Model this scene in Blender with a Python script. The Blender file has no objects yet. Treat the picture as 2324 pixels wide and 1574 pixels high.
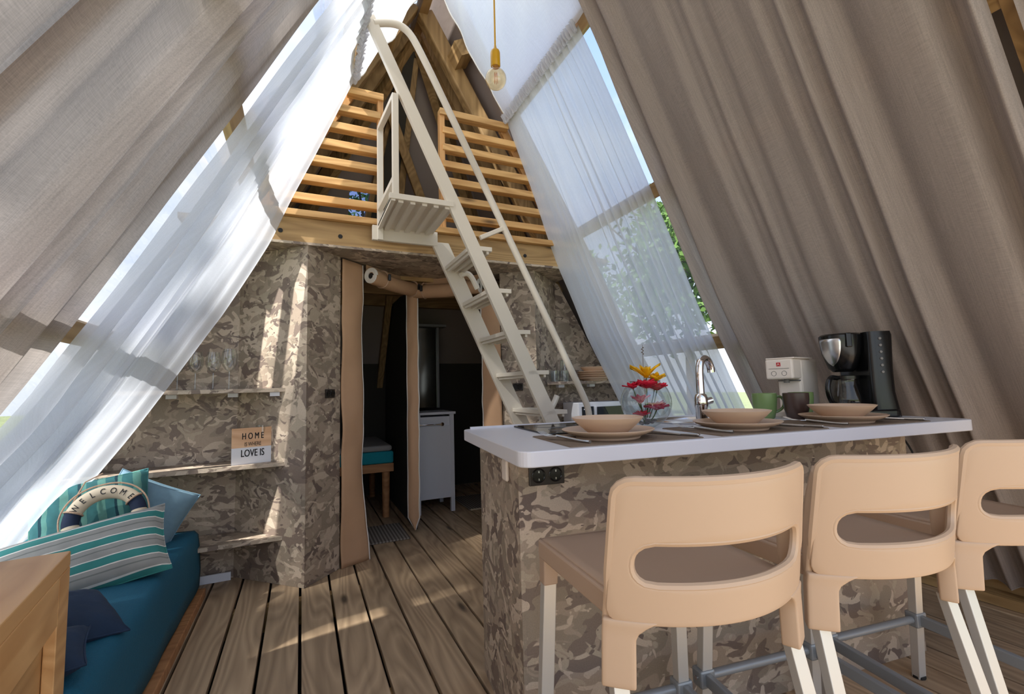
import bpy, math, random
from math import sin, cos, pi, radians, sqrt, atan2, exp
from mathutils import Vector, Matrix, noise

random.seed(7)
S = bpy.context.scene
COL = S.collection

# ------------------------------------------------------------------ camera
cam_d = bpy.data.cameras.new('camera')
cam_d.sensor_width = 36.0
cam_d.lens = 36.0 * 1040.0 / 2324.0
cam_d.clip_start = 0.02
cam = bpy.data.objects.new('camera', cam_d)
COL.objects.link(cam)
YAW, PITCH, ROLL = radians(24.7), radians(5.0), radians(1.6)
_f = Vector((sin(YAW) * cos(PITCH), cos(YAW) * cos(PITCH), sin(PITCH)))
_r0 = Vector((cos(YAW), -sin(YAW), 0))
_u0 = _r0.cross(_f)
_r = _r0 * cos(ROLL) - _u0 * sin(ROLL)
_u = _r0 * sin(ROLL) + _u0 * cos(ROLL)
cam.matrix_world = Matrix(((_r.x, _u.x, -_f.x, 0), (_r.y, _u.y, -_f.y, 0), (_r.z, _u.z, -_f.z, 1.06), (0, 0, 0, 1)))
S.camera = cam

# ------------------------------------------------------------------ view + light
S.view_settings.view_transform = 'Standard'
S.view_settings.look = 'None'
S.view_settings.exposure = 0.95
S.view_settings.gamma = 1.0
S.view_settings.use_curve_mapping = False
S.cycles.use_denoising = True
S.cycles.max_bounces = 10
S.cycles.diffuse_bounces = 5
S.cycles.transmission_bounces = 8
S.cycles.transparent_max_bounces = 20
S.cycles.sample_clamp_indirect = 6.0
S.cycles.caustics_reflective = False
S.cycles.caustics_refractive = False

world = bpy.data.worlds.new('sky')
S.world = world
world.use_nodes = True
wn, wl = world.node_tree.nodes, world.node_tree.links
wn.clear()
w_out = wn.new('ShaderNodeOutputWorld')
w_bg = wn.new('ShaderNodeBackground')
w_co = wn.new('ShaderNodeTexCoord')
w_sep = wn.new('ShaderNodeSeparateXYZ')
w_ramp = wn.new('ShaderNodeValToRGB')
w_ramp.color_ramp.elements[0].position = 0.0
w_ramp.color_ramp.elements[0].color = (0.62, 0.68, 0.78, 1)
w_ramp.color_ramp.elements[1].position = 0.75
w_ramp.color_ramp.elements[1].color = (0.26, 0.42, 0.76, 1)
w_map = wn.new('ShaderNodeMapping')
w_map.inputs['Scale'].default_value = (1, 1, 2.2)
w_noi = wn.new('ShaderNodeTexNoise')
w_noi.inputs['Scale'].default_value = 2.4
w_noi.inputs['Detail'].default_value = 6
w_cr = wn.new('ShaderNodeValToRGB')
w_cr.color_ramp.elements[0].position = 0.40
w_cr.color_ramp.elements[1].position = 0.62
w_mix = wn.new('ShaderNodeMixRGB')
w_mix.inputs[2].default_value = (0.80, 0.84, 0.92, 1)
wl.new(w_co.outputs['Generated'], w_sep.inputs[0])
wl.new(w_sep.outputs['Z'], w_ramp.inputs[0])
wl.new(w_co.outputs['Generated'], w_map.inputs[0])
wl.new(w_map.outputs[0], w_noi.inputs['Vector'])
wl.new(w_noi.outputs['Fac'], w_cr.inputs[0])
wl.new(w_cr.outputs[0], w_mix.inputs[0])
wl.new(w_ramp.outputs[0], w_mix.inputs[1])
wl.new(w_mix.outputs[0], w_bg.inputs[0])
w_bg.inputs[1].default_value = 1.0
wl.new(w_bg.outputs[0], w_out.inputs[0])

sun_d = bpy.data.lights.new('sun', 'SUN')
sun_d.energy = 5.6
sun_d.angle = radians(1.2)
sun_d.color = (1.0, 0.96, 0.90)
sun = bpy.data.objects.new('sun', sun_d)
COL.objects.link(sun)
SUNV = Vector((-0.66, -0.22, 0.72)).normalized()
sun.rotation_euler = SUNV.to_track_quat('Z', 'Y').to_euler()
sun.location = SUNV * 20


# ------------------------------------------------------------------ helpers
def lin(r, g, b):
    def c(v):
        v = v / 255.0
        return v / 12.92 if v <= 0.04045 else ((v + 0.055) / 1.055) ** 2.4
    return (c(r), c(g), c(b), 1.0)


def newmat(name):
    m = bpy.data.materials.new(name)
    m.use_nodes = True
    nt = m.node_tree
    return m, nt.nodes, nt.links, nt.nodes['Principled BSDF']


def plain(name, col, rough=0.6, metal=0.0, bump=0.0, bscale=60.0, var=0.0, coat=0.0, spec=None):
    m, n, l, b = newmat(name)
    b.inputs['Base Color'].default_value = col
    b.inputs['Roughness'].default_value = rough
    b.inputs['Metallic'].default_value = metal
    b.inputs['Coat Weight'].default_value = coat
    if spec is not None:
        b.inputs['Specular IOR Level'].default_value = spec
    tc = n.new('ShaderNodeTexCoord')
    no = n.new('ShaderNodeTexNoise')
    no.inputs['Scale'].default_value = bscale
    no.inputs['Detail'].default_value = 4
    l.new(tc.outputs['Object'], no.inputs['Vector'])
    if var > 0:
        mx = n.new('ShaderNodeMixRGB')
        mx.inputs[1].default_value = tuple(c * (1 - var) for c in col[:3]) + (1,)
        mx.inputs[2].default_value = tuple(min(1, c * (1 + var)) for c in col[:3]) + (1,)
        l.new(no.outputs['Fac'], mx.inputs[0])
        l.new(mx.outputs[0], b.inputs['Base Color'])
    if bump > 0:
        bp = n.new('ShaderNodeBump')
        bp.inputs['Strength'].default_value = bump
        bp.inputs['Distance'].default_value = 0.01
        l.new(no.outputs['Fac'], bp.inputs['Height'])
        l.new(bp.outputs[0], b.inputs['Normal'])
    return m


def wood(name, c_lo, c_hi, axis=1, grain=1.0, rough=0.65, knots=True):
    """timber whose grain runs along a local axis; each piece gets its own offset"""
    m, n, l, b = newmat(name)
    b.inputs['Roughness'].default_value = rough
    tc = n.new('ShaderNodeTexCoord')
    oi = n.new('ShaderNodeObjectInfo')
    mul = n.new('ShaderNodeMath'); mul.operation = 'MULTIPLY'; mul.inputs[1].default_value = 37.0
    l.new(oi.outputs['Random'], mul.inputs[0])
    add = n.new('ShaderNodeVectorMath'); add.operation = 'ADD'
    l.new(tc.outputs['Object'], add.inputs[0])
    cmb = n.new('ShaderNodeCombineXYZ')
    for i in range(3):
        l.new(mul.outputs[0], cmb.inputs[i])
    l.new(cmb.outputs[0], add.inputs[1])
    mp = n.new('ShaderNodeMapping')
    sc = [26.0 * grain] * 3
    sc[axis] = 1.6 * grain
    mp.inputs['Scale'].default_value = sc
    l.new(add.outputs[0], mp.inputs[0])
    n1 = n.new('ShaderNodeTexNoise')
    n1.inputs['Scale'].default_value = 1.0
    n1.inputs['Detail'].default_value = 5
    n1.inputs['Distortion'].default_value = 0.6
    l.new(mp.outputs[0], n1.inputs['Vector'])
    # growth rings: strongly banded low frequency noise
    mp2 = n.new('ShaderNodeMapping')
    sc2 = [7.0 * grain] * 3
    sc2[axis] = 0.9 * grain
    mp2.inputs['Scale'].default_value = sc2
    l.new(add.outputs[0], mp2.inputs[0])
    n2 = n.new('ShaderNodeTexNoise')
    n2.inputs['Scale'].default_value = 1.0
    n2.inputs['Detail'].default_value = 1
    l.new(mp2.outputs[0], n2.inputs['Vector'])
    m2 = n.new('ShaderNodeMath'); m2.operation = 'MULTIPLY'; m2.inputs[1].default_value = 24.0
    l.new(n2.outputs['Fac'], m2.inputs[0])
    m3 = n.new('ShaderNodeMath'); m3.operation = 'PINGPONG'; m3.inputs[1].default_value = 1.0
    l.new(m2.outputs[0], m3.inputs[0])
    mixf = n.new('ShaderNodeMath'); mixf.operation = 'MULTIPLY_ADD'
    mixf.inputs[1].default_value = 0.30
    l.new(m3.outputs[0], mixf.inputs[0])
    hf = n.new('ShaderNodeMath'); hf.operation = 'MULTIPLY'; hf.inputs[1].default_value = 0.62
    l.new(n1.outputs['Fac'], hf.inputs[0])
    l.new(hf.outputs[0], mixf.inputs[2])
    rp = n.new('ShaderNodeValToRGB')
    rp.color_ramp.elements[0].position = 0.18
    rp.color_ramp.elements[0].color = c_lo
    rp.color_ramp.elements[1].position = 0.72
    rp.color_ramp.elements[1].color = c_hi
    l.new(mixf.outputs[0], rp.inputs[0])
    out = rp.outputs[0]
    if knots:
        mp3 = n.new('ShaderNodeMapping')
        sc3 = [9.0] * 3
        sc3[axis] = 2.6
        mp3.inputs['Scale'].default_value = sc3
        l.new(add.outputs[0], mp3.inputs[0])
        vo = n.new('ShaderNodeTexVoronoi')
        vo.inputs['Scale'].default_value = 0.62
        l.new(mp3.outputs[0], vo.inputs['Vector'])
        kr = n.new('ShaderNodeValToRGB')
        kr.color_ramp.elements[0].position = 0.05
        kr.color_ramp.elements[0].color = (1, 1, 1, 1)
        kr.color_ramp.elements[1].position = 0.13
        kr.color_ramp.elements[1].color = (0, 0, 0, 1)
        l.new(vo.outputs['Distance'], kr.inputs[0])
        mk = n.new('ShaderNodeMixRGB')
        mk.inputs[2].default_value = tuple(c * 0.32 for c in c_lo[:3]) + (1,)
        l.new(kr.outputs[0], mk.inputs[0])
        l.new(out, mk.inputs[1])
        out = mk.outputs[0]
    hsv = n.new('ShaderNodeHueSaturation')
    rv = n.new('ShaderNodeMapRange')
    rv.inputs[3].default_value = 0.84
    rv.inputs[4].default_value = 1.14
    l.new(oi.outputs['Random'], rv.inputs[0])
    l.new(rv.outputs[0], hsv.inputs['Value'])
    l.new(out, hsv.inputs['Color'])
    l.new(hsv.outputs[0], b.inputs['Base Color'])
    bp = n.new('ShaderNodeBump')
    bp.inputs['Strength'].default_value = 0.25
    bp.inputs['Distance'].default_value = 0.004
    l.new(mixf.outputs[0], bp.inputs['Height'])
    l.new(bp.outputs[0], b.inputs['Normal'])
    return m


def camo_mat(name='camouflage_print', scale=1.0, stretch=(0.85, 0.85, 1.15)):
    m, n, l, b = newmat(name)
    b.inputs['Roughness'].default_value = 0.55
    tc = n.new('ShaderNodeTexCoord')
    mp = n.new('ShaderNodeMapping')
    mp.inputs['Scale'].default_value = tuple(s * scale for s in stretch)
    l.new(tc.outputs['Object'], mp.inputs[0])

    def layer(sc, off, lo, hi, dist=1.4, det=2.2):
        ad = n.new('ShaderNodeVectorMath'); ad.operation = 'ADD'
        ad.inputs[1].default_value = (off, off * 1.7, off * 0.6)
        l.new(mp.outputs[0], ad.inputs[0])
        no = n.new('ShaderNodeTexNoise')
        no.inputs['Scale'].default_value = sc
        no.inputs['Detail'].default_value = det
        no.inputs['Roughness'].default_value = 0.45
        no.inputs['Distortion'].default_value = dist
        l.new(ad.outputs[0], no.inputs['Vector'])
        r = n.new('ShaderNodeValToRGB')
        r.color_ramp.elements[0].position = lo
        r.color_ramp.elements[0].color = (0, 0, 0, 1)
        r.color_ramp.elements[1].position = hi
        r.color_ramp.elements[1].color = (1, 1, 1, 1)
        l.new(no.outputs['Fac'], r.inputs[0])
        return r.outputs[0]

    cur = None
    cols = [(lin(163, 146, 128), None),
            (lin(146, 132, 115), layer(8, 3.1, 0.50, 0.515)),
            (lin(191, 174, 154), layer(7.5, 11.3, 0.555, 0.568)),
            (lin(126, 110, 98), layer(8.5, 23.7, 0.565, 0.578)),
            (lin(174, 159, 139), layer(12, 41.9, 0.60, 0.613)),
            (lin(113, 98, 89), layer(11, 57.3, 0.635, 0.648)),
            (lin(196, 178, 158), layer(11.5, 77.7, 0.635, 0.648))]
    cur = n.new('ShaderNodeRGB').outputs[0]
    cur.default_value = cols[0][0]
    for c, mask in cols[1:]:
        mx = n.new('ShaderNodeMixRGB')
        mx.inputs[2].default_value = c
        l.new(mask, mx.inputs[0])
        l.new(cur, mx.inputs[1])
        cur = mx.outputs[0]
    # cloth-like fine mottling
    fn = n.new('ShaderNodeTexNoise')
    fn.inputs['Scale'].default_value = 240
    l.new(tc.outputs['Object'], fn.inputs['Vector'])
    mr = n.new('ShaderNodeMapRange')
    mr.inputs[3].default_value = 0.8
    mr.inputs[4].default_value = 1.2
    l.new(fn.outputs['Fac'], mr.inputs[0])
    hs = n.new('ShaderNodeHueSaturation')
    l.new(mr.outputs[0], hs.inputs['Value'])
    l.new(cur, hs.inputs['Color'])
    l.new(hs.outputs[0], b.inputs['Base Color'])
    return m


def cloth(name, col, trans=0.4, clear=0.0, weave=0.12, tcol=None, wscale=120.0):
    """woven fabric: diffuse + translucent, optionally see-through between the threads"""
    m, n, l, b = newmat(name)
    n.remove(b)
    out = [x for x in n if x.type == 'OUTPUT_MATERIAL'][0]
    tc = n.new('ShaderNodeTexCoord')
    fac = None
    for sc in ((wscale * 3, wscale * 0.06, wscale * 3), (wscale * 0.06, wscale * 3, wscale * 0.06)):
        mp = n.new('ShaderNodeMapping')
        mp.inputs['Scale'].default_value = sc
        l.new(tc.outputs['Object'], mp.inputs[0])
        no = n.new('ShaderNodeTexNoise')
        no.inputs['Scale'].default_value = 1.0
        no.inputs['Detail'].default_value = 3
        l.new(mp.outputs[0], no.inputs['Vector'])
        if fac is None:
            fac = no.outputs['Fac']
        else:
            av = n.new('ShaderNodeMath'); av.operation = 'ADD'
            l.new(fac, av.inputs[0]); l.new(no.outputs['Fac'], av.inputs[1])
            fac = av.outputs[0]
    mr = n.new('ShaderNodeMapRange')
    mr.inputs[1].default_value = 0.6
    mr.inputs[2].default_value = 1.4
    mr.inputs[3].default_value = 1 - weave * 2
    mr.inputs[4].default_value = 1 + weave * 2
    l.new(fac, mr.inputs[0])
    hs = n.new('ShaderNodeHueSaturation')
    hs.inputs['Color'].default_value = col
    l.new(mr.outputs[0], hs.inputs['Value'])
    d = n.new('ShaderNodeBsdfDiffuse')
    t = n.new('ShaderNodeBsdfTranslucent')
    l.new(hs.outputs[0], d.inputs[0])
    if tcol:
        t.inputs[0].default_value = tcol
    else:
        l.new(hs.outputs[0], t.inputs[0])
    mx = n.new('ShaderNodeMixShader')
    mx.inputs[0].default_value = trans
    l.new(d.outputs[0], mx.inputs[1])
    l.new(t.outputs[0], mx.inputs[2])
    res = mx.outputs[0]
    if clear > 0:
        tr = n.new('ShaderNodeBsdfTransparent')
        m2 = n.new('ShaderNodeMixShader')
        m2.inputs[0].default_value = clear
        l.new(res, m2.inputs[1])
        l.new(tr.outputs[0], m2.inputs[2])
        res = m2.outputs[0]
    l.new(res, out.inputs[0])
    return m


def film_mat(name, tint=(0.96, 0.97, 0.98, 1), refl=0.05, rough=0.02):
    """thin clear sheet: mostly passes light straight, with a faint gloss"""
    m, n, l, b = newmat(name)
    n.remove(b)
    out = [x for x in n if x.type == 'OUTPUT_MATERIAL'][0]
    tr = n.new('ShaderNodeBsdfTransparent')
    tr.inputs[0].default_value = tint
    gl = n.new('ShaderNodeBsdfGlossy')
    gl.inputs['Roughness'].default_value = rough
    lw = n.new('ShaderNodeLayerWeight')
    lw.inputs['Blend'].default_value = 0.5
    pw = n.new('ShaderNodeMath'); pw.operation = 'POWER'; pw.inputs[1].default_value = 4.0
    l.new(lw.outputs['Facing'], pw.inputs[0])
    fr = n.new('ShaderNodeMath'); fr.operation = 'MULTIPLY_ADD'
    fr.inputs[1].default_value = 0.8
    fr.inputs[2].default_value = refl
    l.new(pw.outputs[0], fr.inputs[0])
    mx = n.new('ShaderNodeMixShader')
    l.new(fr.outputs[0], mx.inputs[0])
    l.new(tr.outputs[0], mx.inputs[1])
    l.new(gl.outputs[0], mx.inputs[2])
    l.new(mx.outputs[0], out.inputs[0])
    return m


def stripes(name, bands, axis=2, period=1.0, wob=0.0, rough=0.85, mottled=0.0):
    """bands: list of (start 0..1, colour) repeated with a period along a local axis"""
    m, n, l, b = newmat(name)
    b.inputs['Roughness'].default_value = rough
    tc = n.new('ShaderNodeTexCoord')
    sp = n.new('ShaderNodeSeparateXYZ')
    l.new(tc.outputs['Object'], sp.inputs[0])
    v = sp.outputs[axis]
    no = n.new('ShaderNodeTexNoise')
    no.inputs['Scale'].default_value = 14
    no.inputs['Detail'].default_value = 4
    l.new(tc.outputs['Object'], no.inputs['Vector'])
    if wob:
        ma = n.new('ShaderNodeMath'); ma.operation = 'MULTIPLY_ADD'
        ma.inputs[1].default_value = wob
        l.new(no.outputs['Fac'], ma.inputs[0]); l.new(v, ma.inputs[2])
        v = ma.outputs[0]
    dv = n.new('ShaderNodeMath'); dv.operation = 'DIVIDE'; dv.inputs[1].default_value = period
    l.new(v, dv.inputs[0])
    fr = n.new('ShaderNodeMath'); fr.operation = 'FRACT'
    l.new(dv.outputs[0], fr.inputs[0])
    rp = n.new('ShaderNodeValToRGB')
    rp.color_ramp.interpolation = 'CONSTANT'
    els = rp.color_ramp.elements
    while len(els) < len(bands):
        els.new(0.5)
    for e, (p, c) in zip(els, bands):
        e.position = p
        e.color = c
    l.new(fr.outputs[0], rp.inputs[0])
    o = rp.outputs[0]
    if mottled:
        mr = n.new('ShaderNodeMapRange')
        mr.inputs[1].default_value = 0.3; mr.inputs[2].default_value = 0.7
        mr.inputs[3].default_value = 1 - mottled; mr.inputs[4].default_value = 1 + mottled
        l.new(no.outputs['Fac'], mr.inputs[0])
        hs = n.new('ShaderNodeHueSaturation')
        l.new(mr.outputs[0], hs.inputs['Value']); l.new(o, hs.inputs['Color'])
        o = hs.outputs[0]
    l.new(o, b.inputs['Base Color'])
    return m


class G:
    """collects vertices and faces, then links ONE mesh object"""
    def __init__(self):
        self.v, self.f = [], []

    def add(self, vs, fs):
        o = len(self.v)
        self.v += [tuple(p) for p in vs]
        self.f += [tuple(i + o for i in f) for f in fs]
        return self

    def box(self, c, s, R=None):
        c = Vector(c)
        vs = []
        for z in (-1, 1):
            for x, y in ((-1, -1), (1, -1), (1, 1), (-1, 1)):
                p = Vector((x * s[0] / 2, y * s[1] / 2, z * s[2] / 2))
                vs.append(c + (R @ p if R else p))
        return self.add(vs, [(3, 2, 1, 0), (4, 5, 6, 7), (0, 1, 5, 4), (1, 2, 6, 5), (2, 3, 7, 6), (3, 0, 4, 7)])

    def bar(self, p0, p1, w, h, up=(0, 0, 1)):
        p0, p1 = Vector(p0), Vector(p1)
        d = (p1 - p0)
        L = d.length
        d.normalize()
        sd = d.cross(Vector(up))
        if sd.length < 1e-5:
            sd = Vector((1, 0, 0))
        sd.normalize()
        u2 = sd.cross(d)
        R = Matrix((d, sd, u2)).transposed()
        return self.box((p0 + p1) / 2, (L, w, h), R)

    def tube(self, pts, r, n=8, closed=False, sx=1.0, cap=True):
        pts = [Vector(p) for p in pts]
        N = len(pts)
        rs = r if isinstance(r, (list, tuple)) else [r] * N
        vs = []
        prev = None
        for i, p in enumerate(pts):
            a = pts[(i - 1) % N] if (closed or i > 0) else p
            c = pts[(i + 1) % N] if (closed or i < N - 1) else p
            t = (c - a).normalized()
            if prev is None:
                ref = Vector((0, 0, 1)) if abs(t.z) < 0.9 else Vector((1, 0, 0))
                nx = t.cross(ref).normalized()
            else:
                nx = (prev - t * prev.dot(t)).normalized()
            prev = nx
            ny = t.cross(nx)
            for j in range(n):
                an = 2 * pi * j / n
                vs.append(p + nx * cos(an) * rs[i] * sx + ny * sin(an) * rs[i])
        fs = []
        for i in range(N if closed else N - 1):
            k = (i + 1) % N
            for j in range(n):
                j2 = (j + 1) % n
                fs.append((i * n + j, i * n + j2, k * n + j2, k * n + j))
        if cap and not closed:
            fs.append(tuple(reversed(range(n))))
            fs.append(tuple((N - 1) * n + j for j in range(n)))
        return self.add(vs, fs)

    def lathe(self, prof, n=32, c=(0, 0, 0), cap0=True, cap1=True, sq=1.0):
        c = Vector(c)
        vs, fs = [], []
        for r, z in prof:
            for j in range(n):
                a = 2 * pi * j / n
                vs.append(c + Vector((r * cos(a), r * sin(a) * sq, z)))
        for i in range(len(prof) - 1):
            for j in range(n):
                j2 = (j + 1) % n
                fs.append((i * n + j, i * n + j2, (i + 1) * n + j2, (i + 1) * n + j))
        if cap0:
            fs.append(tuple(reversed(range(n))))
        if cap1:
            fs.append(tuple((len(prof) - 1) * n + j for j in range(n)))
        return self.add(vs, fs)

    def grid(self, P, flip=False):
        nu, nv = len(P), len(P[0])
        vs = [p for row in P for p in row]
        fs = []
        for i in range(nu - 1):
            for j in range(nv - 1):
                q = (i * nv + j, (i + 1) * nv + j, (i + 1) * nv + j + 1, i * nv + j + 1)
                fs.append(q[::-1] if flip else q)
        return self.add(vs, fs)

    def prism(self, poly, z0, z1):
        k = len(poly)
        vs = [(x, y, z0) for x, y in poly] + [(x, y, z1) for x, y in poly]
        fs = [tuple(reversed(range(k))), tuple(range(k, 2 * k))]
        for i in range(k):
            j = (i + 1) % k
            fs.append((i, j, k + j, k + i))
        return self.add(vs, fs)

    def sheet(self, pts, th, nrm):
        """a flat polygon given thickness along nrm"""
        k = len(pts)
        nv = Vector(nrm).normalized() * th
        vs = [Vector(p) for p in pts] + [Vector(p) + nv for p in pts]
        fs = [tuple(reversed(range(k))), tuple(range(k, 2 * k))]
        for i in range(k):
            j = (i + 1) % k
            fs.append((i, j, k + j, k + i))
        return self.add(vs, fs)

    def make(self, name, mat, parent=None, world=False, smooth=False, bevel=0.0, solid=0.0, sub=0, label=None, kind=None, loc=None, seg=2, sharp=0.7):
        vs = self.v
        if world and parent is not None:
            inv = Matrix.LocRotScale(parent.location, parent.rotation_euler, None).inverted()
            pp = parent.parent
            while pp is not None:
                inv = inv @ Matrix.LocRotScale(pp.location, pp.rotation_euler, None).inverted()
                pp = pp.parent
            vs = [tuple(inv @ Vector(p)) for p in vs]
        me = bpy.data.meshes.new(name)
        me.from_pydata([tuple(p) for p in vs], [], self.f)
        me.update()
        if smooth:
            me.polygons.foreach_set('use_smooth', [True] * len(me.polygons))
            if sharp:
                me.set_sharp_from_angle(angle=sharp)
        me.materials.append(mat)
        ob = bpy.data.objects.new(name, me)
        COL.objects.link(ob)
        if loc:
            ob.location = loc
        if parent is not None:
            ob.parent = parent
        if solid:
            md = ob.modifiers.new('thickness', 'SOLIDIFY')
            md.thickness = solid
            md.offset = 0
        if bevel:
            md = ob.modifiers.new('bevel', 'BEVEL')
            md.width = bevel
            md.segments = seg
            md.limit_method = 'ANGLE'
            md.angle_limit = radians(40)
        if sub:
            md = ob.modifiers.new('subdivision', 'SUBSURF')
            md.levels = sub
            md.render_levels = sub
        if label:
            ob['label'] = label
        if kind:
            ob['kind'] = kind
        return ob


def thing(name, label, cat, loc=(0, 0, 0), rz=0.0, group=None):
    o = bpy.data.objects.new(name, None)
    COL.objects.link(o)
    o.location = loc
    o.rotation_euler = (0, 0, rz)
    o.empty_display_size = 0.05
    o['label'] = label
    o['category'] = cat
    if group:
        o['group'] = group
    return o


def struct(name, label=None, loc=(0, 0, 0), rz=0.0):
    o = bpy.data.objects.new(name, None)
    COL.objects.link(o)
    o.location = loc
    o.rotation_euler = (0, 0, rz)
    o.empty_display_size = 0.05
    o['kind'] = 'structure'
    if label:
        o['label'] = label
    return o


def tag(o, label, cat, group=None):
    o['label'] = label
    o['category'] = cat
    if group:
        o['group'] = group
    return o


def copy_tree(o, parent=None):
    c = o.copy()
    COL.objects.link(c)
    c.parent = parent
    for ch in [x for x in bpy.data.objects if x.parent == o]:
        copy_tree(ch, c)
    return c


def text_verts(s, size, sx=1.0, font_space=1.0, depth=0.001):
    """letters as mesh in the xy plane (x along the line, y up), centred on x"""
    cu = bpy.data.curves.new('t', 'FONT')
    cu.body = s
    cu.size = size
    cu.align_x = 'CENTER'
    cu.extrude = depth
    cu.space_character = font_space
    cu.resolution_u = 4
    ob = bpy.data.objects.new('t', cu)
    COL.objects.link(ob)
    dg = bpy.context.evaluated_depsgraph_get()
    me = bpy.data.meshes.new_from_object(ob.evaluated_get(dg))
    vs = [Vector((v.co.x * sx, v.co.y, v.co.z)) for v in me.vertices]
    fs = [tuple(p.vertices) for p in me.polygons]
    bpy.data.objects.remove(ob)
    bpy.data.curves.remove(cu)
    bpy.data.meshes.remove(me)
    return vs, fs


def interp(x, tab):
    if x >= tab[0][0]:
        return tab[0][1]
    for (x0, y0), (x1, y1) in zip(tab, tab[1:]):
        if x >= x1:
            t = (x - x1) / (x0 - x1)
            return y1 + (y0 - y1) * t
    return tab[-1][1]


# ------------------------------------------------------------------ materials
M = {}
M['camo'] = camo_mat()
M['plank'] = wood('weathered_deck_board', lin(146, 122, 96), lin(200, 172, 138), axis=1, grain=1.0, rough=0.6)
M['timber_x'] = wood('timber_grain_x', lin(142, 110, 68), lin(192, 158, 108), axis=0, grain=0.8)
M['timber_y'] = wood('timber_grain_y', lin(142, 110, 68), lin(192, 158, 108), axis=1, grain=0.8)
M['timber_z'] = wood('timber_grain_z', lin(128, 100, 62), lin(178, 146, 100), axis=2, grain=0.8)
M['slat_wood'] = wood('pale_slat_wood', lin(182, 134, 78), lin(226, 182, 120), axis=0, grain=0.8)
M['slat_wood_z'] = wood('pale_slat_wood_upright', lin(182, 130, 78), lin(222, 172, 112), axis=2, grain=0.8)
M['pine'] = wood('varnished_pine', lin(186, 136, 84), lin(222, 178, 122), axis=1, grain=0.7, rough=0.4)
M['bedwood'] = wood('bed_beech', lin(150, 100, 62), lin(190, 138, 92), axis=0, grain=0.8)
M['linen'] = cloth('taupe_linen', lin(188, 178, 172), trans=0.42, weave=0.10)
M['sheer'] = cloth('white_sheer', lin(222, 225, 232), trans=0.5, clear=0.19, weave=0.03)
M['liner'] = cloth('white_roof_voile', lin(240, 241, 244), trans=0.55, clear=0.08, weave=0.03)
M['canvas'] = plain('taupe_canvas', lin(150, 138, 132), 0.85, bump=0.1, bscale=30)
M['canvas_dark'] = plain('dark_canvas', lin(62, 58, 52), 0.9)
M['flap'] = plain('tan_canvas', lin(192, 154, 120), 0.8, bump=0.35, bscale=9, var=0.08)
M['piping'] = plain('white_zip_tape', lin(225, 222, 215), 0.7)
M['steel'] = plain('cream_painted_steel', lin(218, 210, 196), 0.38)
M['counter'] = plain('white_laminate', lin(214, 214, 220), 0.32)
M['white'] = plain('white_paint', lin(226, 228, 234), 0.45)
M['black'] = plain('black_plastic', lin(14, 14, 15), 0.22)
M['blackmat'] = plain('black_matte', lin(22, 20, 19), 0.6)
M['socket'] = plain('dark_brown_plastic', lin(46, 38, 34), 0.35)
M['shell'] = plain('beige_technopolymer', lin(197, 168, 140), 0.42)
M['shellseat'] = plain('beige_technopolymer_seat', lin(178, 152, 130), 0.5)
M['alu'] = plain('anodised_aluminium', lin(214, 212, 206), 0.38, metal=0.55)
M['greybar'] = plain('grey_cast_aluminium', lin(146, 152, 156), 0.35, metal=0.25)
M['chrome'] = plain('chrome', lin(230, 230, 232), 0.06, metal=1.0)
M['brushed'] = plain('brushed_steel', lin(205, 206, 208), 0.25, metal=1.0)
M['ceramic'] = plain('sand_stoneware', lin(208, 180, 154), 0.38)
M['ceramic_d'] = plain('sand_stoneware_foot', lin(150, 120, 98), 0.5)
M['mat'] = plain('taupe_placemat', lin(120, 102, 84), 0.7, bump=0.3, bscale=400)
M['hob'] = plain('black_glass', lin(12, 12, 13), 0.05)
M['greenmug'] = plain('olive_green_glaze', lin(118, 142, 88), 0.25)
M['brownmug'] = plain('brown_glaze', lin(74, 56, 50), 0.28)
M['cream'] = plain('cream_plastic', lin(232, 220, 208), 0.35)
M['red'] = plain('red_print', lin(190, 20, 40), 0.5)
M['ink'] = plain('black_print', lin(24, 24, 28), 0.7)
M['grey'] = plain('grey_plastic', lin(120, 118, 116), 0.45)
M['yellow'] = plain('mustard_plastic', lin(206, 158, 22), 0.35)
M['teal'] = plain('teal_cover', lin(8, 86, 112), 0.85, bump=0.25, bscale=180, var=0.12)
M['tealthrow'] = plain('bright_teal_throw', lin(14, 142, 156), 0.85, var=0.1)
M['denim'] = plain('navy_denim', lin(28, 48, 74), 0.9, bump=0.5, bscale=14, var=0.3)
M['paleblue'] = plain('pale_blue_cotton', lin(112, 142, 158), 0.9, var=0.15, bscale=40)
M['leaf'] = plain('leaf_green', lin(92, 124, 52), 0.7, var=0.35, bscale=3)
M['bark'] = plain('bark', lin(92, 74, 58), 0.9, bump=0.6, bscale=12)
M['stem'] = plain('stem_green', lin(70, 96, 46), 0.6)
M['petal_red'] = plain('crimson_petal', lin(206, 14, 52), 0.55, var=0.25, bscale=60)
M['petal_pink'] = plain('pink_petal', lin(200, 62, 100), 0.55, var=0.25, bscale=50)
M['petal_yellow'] = plain('yellow_petal', lin(236, 178, 10), 0.55, var=0.2, bscale=60)
M['pebble'] = plain('pebble', lin(120, 116, 112), 0.6, var=0.3, bscale=20)
M['rope'] = plain('rope', lin(198, 166, 140), 0.9, bump=0.6, bscale=200)
M['navy'] = plain('navy_canvas', lin(26, 40, 66), 0.85)
M['ecru'] = plain('ecru_canvas', lin(216, 200, 174), 0.85)
M['mattress'] = plain('grey_mattress', lin(150, 146, 142), 0.85)
M['film'] = film_mat('clear_pvc_film', refl=0.045)
M['sky_dimmer'] = film_mat('sky_dimming_film', tint=(0.40, 0.46, 0.62, 1), refl=0.02)  # tinted sheet added to dim and blue the sky in the loft window
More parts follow.
